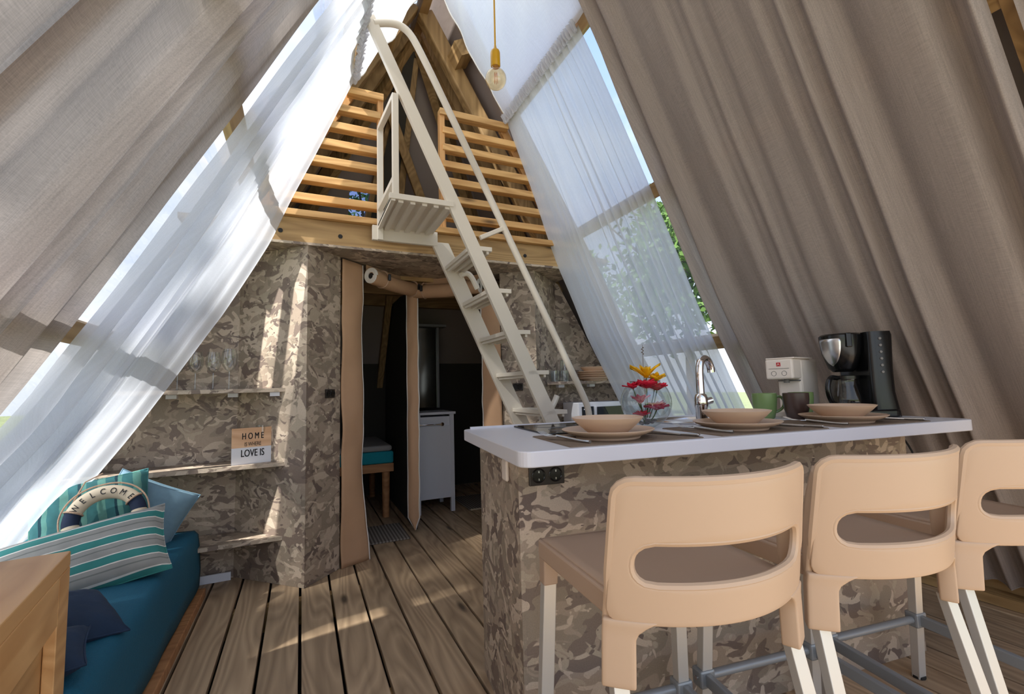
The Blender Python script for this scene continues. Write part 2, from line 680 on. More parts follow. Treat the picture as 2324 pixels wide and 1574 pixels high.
M['glass'] = film_mat('thin_drinking_glass', tint=(0.90, 0.93, 0.93, 1), refl=0.10, rough=0.01)
M['amber'] = film_mat('amber_bulb_glass', tint=(1.0, 0.88, 0.66, 1), refl=0.10)
M['vase'] = film_mat('vase_glass', tint=(0.86, 0.90, 0.90, 1), refl=0.12)
M['carafe'] = film_mat('carafe_glass', tint=(0.55, 0.56, 0.55, 1), refl=0.06)
M['ovenglass'] = plain('dark_oven_glass', lin(26, 28, 32), 0.08)
M['mirror'] = plain('dim_mirror', lin(150, 150, 140), 0.12, metal=1.0)
M['matrug'] = stripes('striped_rug', [(0.0, lin(150, 142, 132)), (0.5, lin(96, 86, 78))], axis=0, period=0.024)
M['grass'] = plain('grass', lin(142, 150, 104), 0.95, var=0.4, bscale=2.0)
M['bounce_stone'] = plain('bounce_terrace_stone', lin(206, 200, 190), 0.85, var=0.08, bscale=6)
M['signwood'] = wood('sign_pine', lin(196, 150, 112), lin(228, 190, 152), axis=0, grain=0.8, knots=False)
_t1, _t2, _t3, _t4 = lin(52, 128, 124), lin(150, 150, 146), lin(222, 218, 210), lin(118, 122, 118)
M['stripe_pillow'] = stripes('aqua_grey_stripe', [(0.0, _t1), (0.36, _t3), (0.41, _t2), (0.70, _t4), (0.76, _t2), (0.95, _t3)], axis=2, period=0.082, mottled=0.1)
_p1, _p2, _p3 = lin(62, 120, 122), lin(26, 66, 78), lin(104, 158, 146)
M['welcome_pillow'] = stripes('green_blue_stripe', [(0.0, _p1), (0.30, _p3), (0.52, _p1), (0.78, _p2), (0.86, _p3)], axis=0, period=0.125, wob=0.02, mottled=0.28)

# ------------------------------------------------------------------ tent geometry (axis = +Y)
XM, HW, K = 0.785, 2.265, 1.7234
ZR = HW * K            # ridge height
YB = 2.847             # plane of the loft beam
YF = -0.2              # open front of the tent
YH = 3.35              # end of the ridge
YE = YH + HW           # back foot


def slope(s, y, z, off=0.0):
    """point on the slope (s=+1 right, -1 left); off = distance moved inwards"""
    q = sqrt(K * K + 1)
    return Vector((XM + s * (HW - z / K) - s * off * K / q, y, z - off / q))


# ------------------------------------------------------------------ ground and floor
g = struct('ground')
G().grid([[(x, y, -0.35) for y in (-40, -12, 0, 12, 60)] for x in (-50, -15, 0, 15, 50)], flip=True).make('lawn', M['grass'], g, kind='stuff')

floor = struct('floor')
bm = G().box((0, 0, 0), (0.138, 7.5, 0.03))
me = None
nplank = 0
x = -1.42
xs = []
k0 = -10
while True:
    xc = 0.005 + 0.15 * k0 + 0.075
    k0 += 1
    if xc < -1.52:
        continue
    if xc > 3.12:
        break
    xs.append(xc)
for xc in xs:
    if me is None:
        ob = bm.make('plank', M['plank'], floor, bevel=0.003)
        me = ob
    else:
        ob = me.copy()
        COL.objects.link(ob)
    ob.location = (xc, 2.05, -0.015 + random.uniform(-0.0015, 0.0))
for i, y in enumerate((-1.2, -0.2, 0.8, 1.8, 2.8, 3.8, 4.8, 5.5)):
    G().box((0.8, y, -0.09), (4.7, 0.06, 0.12)).make('joist', M['timber_x'], floor)
G().box((0.8, 2.05, -0.2), (4.8, 7.6, 0.02)).make('underlay', M['blackmat'], floor)

# ------------------------------------------------------------------ tent frame and skins
BAYS = [(YF, 0.5), (0.5, 1.82), (1.82, YB)]
for s, nm in ((-1, 'left'), (1, 'right')):
    w = struct('wall_' + nm)
    q = sqrt(K * K + 1)
    nrm = (s * K / q, 0, 1 / q)
    for y in (YF, 0.5, 1.80, YB + 0.0):
        G().bar(slope(s, y, 0.0, -0.05), slope(s, y, ZR + 0.02, -0.05), 0.045, 0.10, up=nrm).make('rafter', M['timber_z'], w)
    for z in (0.46, 1.29, 2.147, 2.985):
        G().bar(slope(s, YF, z, -0.035), slope(s, YB, z, -0.035), 0.085, 0.045, up=nrm).make('purlin', M['timber_y'], w)
    G().bar((XM + s * (HW - 0.02), YF, 0.065), (XM + s * (HW - 0.02), YB + 0.6, 0.065), 0.05, 0.13).make('sill_beam', M['timber_y'], w)
    G().bar((XM + s * (HW - 0.10), YF, 0.025), (XM + s * (HW - 0.10), YB + 0.3, 0.025), 0.09, 0.045).make('sill_board', M['timber_y'], w)
    for a, b in BAYS:
        G().sheet([slope(s, a, 0.1, -0.09), slope(s, b, 0.1, -0.09), slope(s, b, ZR, -0.09), slope(s, a, ZR, -0.09)], 0.002, nrm).make('window_film', M['film'], w)
    if s > 0:
        G().sheet([slope(s, YF, 0.0, -0.13), slope(s, 1.80, 0.0, -0.13), slope(s, 1.80, ZR, -0.13), slope(s, YF, ZR, -0.13)], 0.006, nrm).make('outer_canvas', M['canvas'], w)
    # canvas over the back part
    if s > 0:
        cp = [(YB + 0.05, 0.0), (YE + 0.35, 0.0), (YH + 0.3, ZR + 0.05), (YB + 0.05, ZR + 0.05)]
    else:
        cp = [(2.965, 0.0), (YE + 0.35, 0.0), (YH + 0.3, ZR + 0.05), (YB + 0.05, ZR + 0.05), (YB + 0.05, 2.02), (2.965, 2.02)]
        G().sheet([slope(s, YB, 0.1, -0.09), slope(s, 2.97, 0.1, -0.09), slope(s, 2.97, 2.03, -0.09), slope(s, YB, 2.03, -0.09)], 0.002, nrm).make('window_film', M['film'], w)  # extra clear strip added so a streak of sun reaches the cabin panel
    G().sheet([slope(s, y, z, -0.11) for y, z in cp], 0.01, nrm).make('canvas_panel', M['canvas'], w)
    for y, wd in ((3.14, 0.085),):
        G().bar(slope(s, y, 1.95, 0.02 if s > 0 else -0.06), slope(s, y, ZR - 0.05, 0.02 if s > 0 else -0.06), wd, 0.12, up=nrm).make('loft_rafter', M['timber_z'], w, bevel=0.012)
    G().bar(slope(s, YH + 0.22, 1.95, -0.03), slope(s, YH + 0.0, ZR - 0.1, -0.03), 0.07, 0.1, up=nrm).make('loft_rafter', M['timber_z'], w)
    G().bar(slope(s, 2.93, 3.50, -0.02), slope(s, 3.12, 3.50, -0.02), 0.11, 0.11, up=nrm).make('noggin', M['timber_y'], w)
    # hip rafter
    G().bar((XM + s * HW, YE, 0.1), (XM, YH, ZR - 0.05), 0.07, 0.12).make('hip_rafter', M['timber_z'], w)

rg = struct('trim_1')
G().bar((XM, YF, ZR - 0.02), (XM, YH + 0.05, ZR - 0.02), 0.06, 0.14).make('ridge_beam', M['timber_y'], rg)

wb = struct('wall_back')
hq = sqrt(K * K + 1)
hn = (0, K / hq, 1 / hq)


def hipp(x, z, off=0.0):
    return Vector((x, YH + (ZR - z) / K - off * K / hq, z - off / hq))


zc = (ZR + 0.15) * (0.50 + 1.9) / (XM + 1.9)
G().sheet([hipp(a, b, -0.08) for a, b in ((-1.9, 0), (0.50, 0), (0.50, 2.46), (0.36, 2.46), (0.36, 2.78), (0.50, 2.78), (0.50, zc))], 0.01, hn).make('canvas_panel', M['canvas'], wb)
G().sheet([hipp(a, b, -0.08) for a, b in ((0.50, 0), (3.47, 0), (XM, ZR + 0.15), (0.50, zc), (0.50, 2.78), (0.61, 2.78), (0.61, 2.46), (0.50, 2.46))], 0.01, hn).make('canvas_panel', M['canvas'], wb)
G().sheet([hipp(a, b, -0.085) for a, b in ((0.34, 2.44), (0.63, 2.44), (0.63, 2.80), (0.34, 2.80))], 0.002, hn).make('dimmed_window', M['sky_dimmer'], wb)
G().bar(hipp(0.72, 0.1), hipp(0.80, 3.72), 0.06, 0.07, up=hn).make('hip_post', M['timber_z'], wb, bevel=0.006)
G().bar(hipp(0.40, 2.0), hipp(0.72, 3.70), 0.05, 0.07, up=hn).make('hip_post', M['timber_z'], wb)
G().sheet([hipp(0.44, 2.0, 0.06), hipp(0.70, 2.0, 0.06), hipp(0.785, 3.75, 0.06), hipp(0.72, 3.75, 0.06)], 0.004, hn).make('dark_strip', M['canvas_dark'], wb)
G().bar(hipp(0.62, 3.35, 0.10), hipp(1.30, 2.2, 0.10), 0.075, 0.06, up=hn).make('cross_brace', M['timber_z'], wb, bevel=0.006)
G().bar(hipp(-0.2, 2.25, 0.03), hipp(1.8, 2.25, 0.03), 0.08, 0.06, up=hn).make('cross_rail', M['timber_x'], wb)

# ------------------------------------------------------------------ loft floor, beam, soffit
tb = struct('trim_2')
G().box((XM, YB + 0.03, 1.997), (2 * (HW - 2.0 / K) + 0.06, 0.06, 0.15)).make('loft_beam', M['timber_x'], tb, bevel=0.003)
G().box((XM, YB + 0.01, 2.092), (2 * (HW - 2.09 / K) + 0.02, 0.09, 0.038)).make('ledger_board', M['slat_wood'], tb, bevel=0.003)
for bx in (1.43, 0.20, -0.12):
    G().tube([(bx, YB - 0.004, 1.985), (bx, YB + 0.004, 1.985)], 0.013, 10).make('bolt', M['blackmat'], tb)

ce = struct('ceiling')
post = Vector((0.787, 3.577, 0))
A = Vector((0.024, YB + 0.002, 0))
A2 = Vector((1.55, 2.95, 0))
sof = [(-0.34, YB), (1.91, YB), (1.91, 3.4), (1.2, 3.7), (post.x, 3.75), (0.2, 3.7), (-0.34, 3.4)]
G().prism(sof, 1.915, 1.930).make('soffit_panel', M['camo'], ce)
G().box((XM, 4.35, 2.03), (2.8, 2.9, 0.03)).make('loft_deck', M['timber_y'], ce)
for y in (3.45, 4.0, 4.55, 5.1):
    G().box((XM, y, 1.95), (3.1 - (y - 3.4) * 0.3, 0.06, 0.13)).make('joist', M['timber_x'], ce)

# loft railings
def railing(x0, x1, post_x, label, slants):
    z_levels = [2.925, 2.80, 2.68, 2.563, 2.447, 2.323, 2.204]
    t = thing('loft_railing', label, 'railing', ((x0 + x1) / 2, YB + 0.03, 2.111))
    for i, z in enumerate(z_levels):
        lx = HW - (z + 0.02) / K - 0.01
        a, b = x0, x1
        if slants < 0:
            a = XM - lx
            b = post_x - 0.0 if i else post_x + 0.018
        else:
            a = post_x + 0.0 if i else post_x - 0.018
            b = XM + lx
        G().box(((a + b) / 2, YB + 0.03 - (0.004 if i == 0 else 0), z), (b - a, 0.062, 0.044)).make('slat', M['slat_wood'], t, world=True, bevel=0.003)
    px = post_x
    G().box((px, YB + 0.034, 2.51), (0.036, 0.05, 0.80)).make('post', M['slat_wood_z'], t, world=True, bevel=0.003)
    sx = -1 if slants < 0 else 1
    G().bar(slope(sx, YB + 0.075, 2.12, 0.03), slope(sx, YB + 0.075, 2.95, 0.03), 0.03, 0.06, up=(sx * K, 0, 1)).make('end_post', M['slat_wood_z'], t, world=True)
    return t


railing(-0.1, 0.44, 0.438, 'slatted pine loft railing beside the steel ladder landing guard', -1)
railing(0.84, 1.5, 0.842, 'slatted pine loft railing seen behind the ladder handrail', 1)

# ------------------------------------------------------------------ camouflage cabin
wl_ = struct('wall_cabin_left')


def vpanel(p, q_, z0, z1, th, name, mat, parent, back=1, bevel=0.0):
    p, q_ = Vector(p), Vector(q_)
    d = (q_ - p)
    n = Vector((-d.y, d.x, 0)).normalized() * back
    return G().sheet([(p.x, p.y, z0), (q_.x, q_.y, z0), (q_.x, q_.y, z1), (p.x, p.y, z1)], th, n).make(name, mat, parent, bevel=bevel)


Bp = Vector((-0.352, 3.223, 0))
vpanel(A, Bp, 0.0, 1.915, 0.02, 'panel', M['camo'], wl_, back=-1)
G().sheet([(Bp.x, Bp.y, 0), (-1.44, 3.20, 0), (-0.345, 3.222, 1.90), (Bp.x, Bp.y, 1.915)], 0.02, (0, 1, 0)).make('panel', M['camo'], wl_)
D1 = Vector((0.218, 3.052, 0))
vpanel(A, D1, 0.0, 1.915, 0.02, 'panel', M['camo'], wl_, back=1)
vpanel((-0.36, 3.195, 0), (-0.62, 3.19, 0), 0.0, 0.045, 0.012, 'baseboard', M['white'], wl_, back=1)
# small dark outlet on the left panel
def outlet(parent, c, d, w, h, n, two=True, mat='socket'):
    c, d, n = Vector(c), Vector(d).normalized(), Vector(n).normalized()
    R = Matrix((d, n, Vector((0, 0, 1)))).transposed()
    o = G().box(c + n * 0.005, (w, 0.01, h), R).make('outlet_plate', M[mat], parent, bevel=0.002)
    for k in ((-1, 1) if two else (0,)):
        pts0 = c + d * (k * w * 0.24) + n * 0.0105
        gg = G()
        ring = []
        for j in range(20):
            a = 2 * pi * j / 20
            ring.append(pts0 + d * cos(a) * h * 0.34 + Vector((0, 0, 1)) * sin(a) * h * 0.34)
        gg.tube(ring, h * 0.045, 6, closed=True)
        gg.box(pts0 + n * 0.0005, (h * 0.5, 0.002, h * 0.5), R)
        for kk in (-1, 1):
            gg.box(pts0 + n * 0.002 + d * kk * h * 0.14, (h * 0.07, 0.003, h * 0.07), R)
        s_ = gg.make('socket', M['black'], None)
        s_.parent = o
    return o


dA = (D1 - A).normalized()
outlet(wl_, A + dA * 0.185 + Vector((0, 0, 1.052)), dA, 0.078, 0.052, (dA.y, -dA.x, 0))

wr = struct('wall_cabin_right')
S_R1 = Vector((1.346, 3.118, 0))
B2 = Vector((1.90, 3.25, 0))
vpanel(A2, S_R1, 0.0, 1.915, 0.02, 'panel', M['camo'], wr, back=-1)
vpanel(A2, B2, 0.0, 1.915, 0.02, 'panel', M['camo'], wr, back=1)
G().sheet([(B2.x, B2.y, 0), (3.0, 3.20, 0), (1.93, 3.245, 1.90), (B2.x, B2.y, 1.915)], 0.02, (0, 1, 0)).make('panel', M['camo'], wr)
dB = (A2 - S_R1).normalized()
outlet(wr, S_R1 + dB * 0.12 + Vector((0, 0, 1.06)), dB, 0.075, 0.055, (dB.y, -dB.x, 0))

# shelves
def shelf(poly, z, label, cat_loc, brackets=()):
    t = thing('wall_shelf', label, 'shelf', cat_loc)
    G().prism(poly, z - 0.022, z).make('board', M['camo'], t, world=True, bevel=0.001)
    for bx, by in brackets:
        G().box((bx, by, z - 0.034), (0.05, 0.04, 0.022)).make('bracket', M['white'], t, world=True)
    return t


SZ1, SZ2, SZ3 = 1.092, 0.672, 0.263
lp = [(-0.086, 2.958), (-0.34, 3.208), (-1.25, 3.19), (-1.25, 2.93)]
shelf([(x if x > -1 else -0.86, y) for x, y in lp], SZ1, 'upper corner shelf in camouflage print holding wine glasses', (-0.5, 3.1, SZ1 - 0.022), ((-0.14, 2.99), (-0.36, 3.1), (-0.66, 3.14)))
shelf([(x if x > -1 else -1.05, y) for x, y in lp], SZ2, 'middle corner shelf in camouflage print holding the wooden sign', (-0.5, 3.1, SZ2 - 0.022))
shelf([(-0.09, 2.962), (-0.34, 3.208), (-1.0, 3.195), (-1.0, 3.02), (-0.48, 2.95)], SZ3, 'lowest corner shelf in camouflage print behind the sofa end', (-0.4, 3.1, SZ3 - 0.022))
rp_ = [(1.662, 3.0), (1.89, 3.225), (2.36, 3.20), (2.36, 2.94)]
shelf(rp_, SZ1, 'upper shelf in camouflage print holding stacked plates and tumblers', (2.0, 3.1, SZ1 - 0.022), ((1.80, 3.05), (2.10, 3.08)))
shelf([(1.662, 3.0), (1.89, 3.225), (2.5, 3.20), (2.5, 2.90)], SZ2, 'middle shelf in camouflage print under the microwave', (2.1, 3.1, SZ2 - 0.022), ((1.80, 3.05), (2.2, 3.08)))

# ------------------------------------------------------------------ canvas doors
def flap(name, p, q_, z0, z1, label, cat, wav=0.012, tip=False, curl=None):
    p, q_ = Vector(p), Vector(q_)
    d = (q_ - p)
    W = d.length
    d.normalize()
    n = Vector((d.y, -d.x, 0))
    if n.y > 0:
        n = -n
    t = thing(name, label, cat, (p + q_) / 2 + Vector((0, 0, z0)))
    nu, nv = 10, 60
    P = []
    for i in range(nu + 1):
        row = []
        for j in range(nv + 1):
            u, v = i / nu, j / nv
            z = z0 + (z1 - z0) * v
            uu = u
            if tip and v < 0.05:
                uu = 0.62 + (u - 0.62) * (v / 0.05)
            off = 0.016 + wav * noise.noise((u * 1.5, v * 9, p.x * 7)) + 0.012 * sin(u * pi)
            if curl:
                off += curl * u * u * max(0, 1 - v * 4)
            row.append(p + d * (W * uu + 0.006 * noise.noise((v * 14, 3, q_.x * 5)) * u) + n * off + Vector((0, 0, z)))
        P.append(row)
    G().grid(P).make('canvas_strip', M['flap'], t, world=True, smooth=True, sharp=0, solid=0.006)
    for i in ((nu,) if not tip else (0, nu)):
        G().tube([r for r in P[i]], 0.0055, 6).make('zip_tape', M['piping'], t, world=True, smooth=True)
    return t


flap('door_flap', D1, (0.352, 3.183, 0), 0.0, 1.905, 'tan canvas door strip with white zip beside the dark wall outlet', 'door flap', curl=0.06)
flap('door_flap', (0.738, 3.525, 0), (0.812, 3.485, 0), 0.03, 1.84, 'narrow tan canvas strip with white edges between the two doorways', 'door flap', tip=True)
flap('door_flap', (1.346, 3.118, 0), (1.232, 3.211, 0), 0.0, 1.80, 'tan canvas door strip hanging behind the steel ladder', 'door flap')


def rolled(p, q_, z, label, r=0.052):
    p, q_ = Vector(p), Vector(q_)
    d = (q_ - p).normalized()
    n = Vector((d.y, -d.x, 0))
    if n.y > 0:
        n = -n
    t = thing('rolled_door', label, 'door curtain', (p + q_) / 2 + Vector((0, 0, z - r)))
    c0 = p + n * 0.07
    c1 = q_ + n * 0.07
    pts = [c0.lerp(c1, i / 14) + Vector((0, 0, z - 0.012 * sin(pi * i / 14))) for i in range(15)]
    rs = [r * (1 + 0.05 * noise.noise((i * 0.7, p.x * 3, 0))) for i in range(15)]
    G().tube(pts, rs, 20).make('canvas_roll', M['flap'], t, world=True, smooth=True)
    # header strip from soffit down to the roll
    G().sheet([p + n * 0.03 + Vector((0, 0, z - 0.02)), q_ + n * 0.03 + Vector((0, 0, z - 0.02)), q_ + n * 0.03 + Vector((0, 0, 1.912)), p + n * 0.03 + Vector((0, 0, 1.912))], 0.004, -n).make('header', M['flap'], t, world=True)
    # spiral end with white tape
    e = c0
    sp = []
    for i in range(60):
        a = i * 0.32
        rr = r * (1 - 0.55 * i / 60)
        sp.append(e - d * 0.004 + n * cos(a) * rr + Vector((0, 0, z + sin(a) * rr)))
    G().tube(sp, 0.007, 6).make('zip_tape', M['piping'], t, world=True, smooth=True)
    G().tube([e - d * 0.003 + Vector((0, 0, z)), e - d * 0.001 + Vector((0, 0, z))], r * 0.4, 14).make('core', M['blackmat'], t, world=True)
    for f in (0.2, 0.84):
        cc = c0.lerp(c1, f)
        ring = [cc + n * cos(a) * (r + 0.006) + Vector((0, 0, z + sin(a) * (r + 0.006))) for a in [2 * pi * k / 24 for k in range(24)]]
        st = G().tube(ring, 0.006, 6, closed=True).make('strap', M['rope'], t, world=True, smooth=True)
        st2 = G().box(cc + n * (r + 0.012) + Vector((0, 0, z + 0.005)), (0.02, 0.02, 0.045)).make('toggle', M['black'], None, bevel=0.004)
        st2.parent = t
        st2.location = Vector(st2.location) - t.location
    return t


rolled((0.37, 3.19, 0), (0.775, 3.56, 0), 1.83, 'rolled up tan canvas door over the bedroom doorway with the bed')
rolled((1.235, 3.20, 0), (0.83, 3.53, 0), 1.815, 'rolled up tan canvas door over the bathroom doorway behind the ladder')

# ------------------------------------------------------------------ rooms behind the doors
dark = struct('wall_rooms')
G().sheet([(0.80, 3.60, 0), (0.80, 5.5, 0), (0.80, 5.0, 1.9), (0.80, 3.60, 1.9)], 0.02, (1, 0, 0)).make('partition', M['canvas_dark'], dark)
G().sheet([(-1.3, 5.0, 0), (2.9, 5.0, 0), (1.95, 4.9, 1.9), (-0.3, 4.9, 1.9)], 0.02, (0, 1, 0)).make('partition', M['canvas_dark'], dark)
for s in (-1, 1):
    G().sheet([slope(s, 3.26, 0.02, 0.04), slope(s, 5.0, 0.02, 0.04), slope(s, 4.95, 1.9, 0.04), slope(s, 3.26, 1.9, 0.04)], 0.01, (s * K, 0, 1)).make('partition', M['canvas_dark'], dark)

bed = thing('bed', 'single bed with teal edged mattress behind the canvas doorway', 'bed', (0.2, 4.5, 0))
G().box((0.16, 4.5, 0.412), (1.12, 0.92, 0.07)).make('frame', M['bedwood'], bed, world=True, bevel=0.004)
G().box((0.16, 4.5, 0.497), (1.12, 0.92, 0.10)).make('mattress_edge', M['tealthrow'], bed, world=True, bevel=0.015)
G().box((0.16, 4.5, 0.572), (1.10, 0.90, 0.05)).make('mattress_top', M['mattress'], bed, world=True, bevel=0.02)
for bx in (-0.35, 0.66):
    for by in (4.08, 4.92):
        G().tube([(bx, by, 0), (bx, by, 0.38)], [0.028, 0.034], 12).make('leg', M['bedwood'], bed, world=True, smooth=True)

cab = thing('bathroom_cabinet', 'white cabinet on legs with a chrome bar handle behind the second doorway', 'cabinet', (1.06, 4.2, 0))
G().box((1.065, 4.16, 0.47), (0.30, 0.36, 0.70)).make('body', M['white'], cab, world=True, bevel=0.003)
G().box((1.065, 4.15, 0.85), (0.36, 0.42, 0.022)).make('top', M['white'], cab, world=True, bevel=0.003)
G().box((1.065, 3.972, 0.43), (0.28, 0.016, 0.62)).make('door', M['white'], cab, world=True, bevel=0.002)
for bx in (0.915, 1.215):
    for by in (3.975, 4.34):
        G().box((bx, by, 0.42), (0.035, 0.035, 0.84)).make('leg', M['white'], cab, world=True, bevel=0.002)
hb = G().tube([(0.92, 3.945, 0.755), (1.12, 3.945, 0.755)], 0.006, 8).make('towel_bar', M['chrome'], cab, world=True, smooth=True)
G().tube([(1.12, 3.975, 0.755), (1.12, 3.935, 0.755)], [0.012, 0.016], 12).make('knob', M['chrome'], cab, world=True, smooth=True)

mc = thing('mirror_cabinet', 'tall narrow mirror with a pale shelf top above the white cabinet', 'mirror', (1.09, 4.33, 0.862))
G().box((1.09, 4.33, 1.28), (0.18, 0.03, 0.78)).make('mirror_pane', M['mirror'], mc, world=True)
for bx in (0.99, 1.19):
    G().box((bx, 4.32, 1.28), (0.018, 0.05, 0.79)).make('side_frame', M['grey'], mc, world=True)
G().box((1.11, 4.30, 1.665), (0.30, 0.12, 0.022)).make('top_shelf', M['grey'], mc, world=True)

rug = G().box((0.55, 3.60, 0.006), (0.34, 0.42, 0.010)).make('door_mat', M['matrug'], None, bevel=0.002)
rug.rotation_euler = (0, 0, 0)
tag(rug, 'small striped grey mat lying in the bedroom doorway', 'mat')
rug2 = thing('bath_mat', 'grey rug edge on the boards past the white cabinet', 'mat', (1.55, 4.15, 0.0))
G().box((0, 0, 0.007), (0.42, 0.5, 0.012)).make('pile', M['matrug'], rug2, bevel=0.004)
for sy in (-1, 1):
    G().box((0, sy * 0.255, 0.006), (0.40, 0.02, 0.008)).make('fringe', M['ecru'], rug2)

# ------------------------------------------------------------------ curtains
def drape(name, label, cat, s, ya, yb, z_top, z_bot, mat, nf, amp, inw=None, seed=1, off=0.03, nu=180, nv=46, header=None, group=None, spread=0.0, sharpf=1.0, bulge=0.0):
    yt0 = ya(z_top) if callable(ya) else ya
    yt1 = yb(z_top) if callable(yb) else yb
    base = slope(s, (yt0 + yt1) / 2, z_bot, off)
    t = thing(name, label, cat, base, group=group)
    rnd = random.Random(seed)
    ph = [rnd.uniform(0, 6.28) for _ in range(6)]
    P = []
    for i in range(nu + 1):
        a = i / nu
        row = []
        for j in range(nv + 1):
            b = j / nv
            z = z_top + (z_bot - z_top) * b
            # uneven fold spacing, slightly drifting down the cloth
            w = a + 0.035 * sin(2 * pi * 1.7 * a + ph[0]) + 0.02 * sin(2 * pi * 3.1 * a + ph[1]) + 0.02 * (b - 0.3) * sin(2 * pi * 1.1 * a + ph[2])
            c = 0.5 + 0.5 * sin(2 * pi * nf * w + ph[3])
            c = c ** sharpf
            c2 = 0.5 + 0.5 * sin(2 * pi * nf * 2.3 * w + ph[4] + b)
            am = amp * (0.45 + 0.75 * b) * (0.65 + 0.5 * sin(2 * pi * 0.9 * a + ph[5]))
            f = off + am * (0.8 * c + 0.2 * c2) + 0.015 * noise.noise((a * 6, b * 5, seed))
            f += bulge * sin(pi * b) * (0.4 + 0.6 * sin(pi * a))
            y0_ = ya(z) if callable(ya) else ya
            y1_ = yb(z) if callable(yb) else yb
            y = y0_ + (y1_ - y0_) * a
            p = slope(s, y, z, f)
            if inw:
                p.x -= s * inw(a, z)
            row.append(p)
        P.append(row)
    G().grid(P, flip=(s > 0)).make('fabric_panel', mat, t, world=True, smooth=True, sharp=0)
    if header:
        H = []
        for i in range(nu * 2 + 1):
            a = i / (nu * 2)
            row = []
            for j in range(5):
                v = j / 4
                z = z_top + 0.03 - 0.055 * v
                y = yt0 + (yt1 - yt0) * a
                f = off + 0.012 + 0.03 * (0.5 + 0.5 * sin(2 * pi * nf * 3.2 * a + 5 * noise.noise((a * 20, seed, 0)))) + 0.012 * noise.noise((a * 60, v * 3, seed))
                row.append(slope(s, y, z, f))
            H.append(row)
        G().grid(H, flip=(s > 0)).make('gathered_heading', header, t, world=True, smooth=True, sharp=0)
        G().tube([slope(s, yt0, z_top, off + 0.012), slope(s, yt1, z_top, off + 0.012)], 0.008, 8).make('curtain_cord', M['rope'], t, world=True)
    else:
        G().tube([Vector(r[-1]) for r in P[::3]], 0.004, 5).make('hem', mat, t, world=True, smooth=True)
    return t


LT = [(2.98, 0.0), (2.41, 0.09), (1.92, 0.17), (1.5, 0.19), (1.2, 0.18), (0.9, 0.17), (0.35, 0.12)]
RT = [(2.98, 0.0), (2.48, 0.10), (1.91, 0.22), (1.43, 0.29), (0.93, 0.31), (0.1, 0.28)]
drape('sheer_curtain', 'white sheer curtain falling behind the sofa beside the corner shelves', 'curtain', -1, lambda z: interp(z, [(2.7, 1.88), (1.7, 2.00), (1.1, 2.06), (1.0, 2.04), (0.75, 1.86)]), 2.80, 2.975, 0.36, M['sheer'], 9, 0.085,
      inw=lambda a, z: interp(z, LT) * a ** 1.3, seed=3, header=M['sheer'], off=0.012)
drape('sheer_curtain', 'white sheer curtain with gathered heading behind the flower bowl and tap', 'curtain', 1, lambda z: interp(z, [(2.8, 1.90), (2.15, 1.93), (1.5, 1.985), (1.1, 2.0)]), 2.84, 2.975, 0.12, M['sheer'], 13, 0.06,
      inw=lambda a, z: interp(z, RT) * a ** 1.3, seed=5, header=M['sheer'], off=0.008)
drape('linen_curtain', 'taupe linen curtain behind both coffee machines', 'curtain', 1, 0.53, lambda z: interp(z, [(2.8, 1.80), (2.15, 1.86), (1.5, 1.90)]), 3.72, 0.12, M['linen'], 10, 0.10, seed=8, off=0.02, nu=220, sharpf=1.6)
drape('linen_curtain', 'taupe linen curtain edge past the dark gap behind the bar stools', 'curtain', 1, YF, 0.48, 3.72, 0.12, M['linen'], 9, 0.07, seed=12, off=0.02)
drape('linen_curtain', 'taupe linen curtain with sun patches above the sofa', 'curtain', -1, 1.08, lambda z: interp(z, [(2.6, 1.80), (1.65, 1.93), (1.1, 1.97)]), 3.72, 0.10, M['linen'], 5, 0.07, seed=21, off=0.02)
drape('linen_curtain', 'taupe linen curtain edge past the dark fold above the pine chest', 'curtain', -1, YF, 1.15, 3.72, 0.10, M['linen'], 7, 0.05, seed=23, off=0.0)


# roof liner above the curtain rods
def liner(s, label):
    t = thing('roof_liner', label, 'ceiling cloth', slope(s, 1.0, 2.98))
    nu, nv = 90, 30
    P = []
    for i in range(nu + 1):
        a = i / nu
        row = []
        for j in range(nv + 1):
            b = j / nv
            y = YF + 0.1 + (YB - 0.03 - YF - 0.1) * a
            z = 2.985 + (ZR - 0.05 - 2.985) * b
            f = 0.015 + 0.05 * sin(pi * b) * (1 + 0.5 * sin(a * 17)) + 0.022 * noise.noise((a * 14 + b * 6, b * 2.2, s * 3)) + 0.01 * sin(a * 70 + b * 16)
            row.append(slope(s, y, z, f))
        P.append(row)
    G().grid(P, flip=(s < 0)).make('voile_panel', M['liner'], t, world=True, smooth=True, sharp=0)
    G().tube([Vector(p) for p in P[-1]], 0.005, 6).make('hem', M['piping'], t, world=True, smooth=True)
    return t


liner(1, 'white voile roof cloth draped above the pendant bulb')
liner(-1, 'white voile roof cloth behind the top of the ladder')

# ------------------------------------------------------------------ pendant lamp
pl = thing('pendant_lamp', 'mustard pendant lamp with bare amber globe bulb on a cord', 'lamp', (XM, 1.80, 2.40))
zb = 2.452
G().tube([(XM, 1.80, ZR - 0.1), (XM + 0.002, 1.80, 3.0), (XM, 1.80, zb + 0.15)], 0.0042, 8).make('cord', M['yellow'], pl, world=True, smooth=True)
G().lathe([(0.004, 0.165), (0.008, 0.145), (0.019, 0.135), (0.022, 0.125), (0.022, 0.062), (0.019, 0.058)], 20, (XM, 1.80, zb)).make('socket', M['yellow'], pl, world=True, smooth=True)
bp_ = []
for i in range(17):
    a = pi * i / 17 * 0.93
    bp_.append((max(0.001, 0.0475 * sin(a)), -0.0475 * cos(a)))
bp_.append((0.017, 0.06))
bulb = G().lathe(bp_, 28, (XM, 1.80, zb)).make('bulb', M['amber'], pl, world=True, smooth=True)
fil = G()
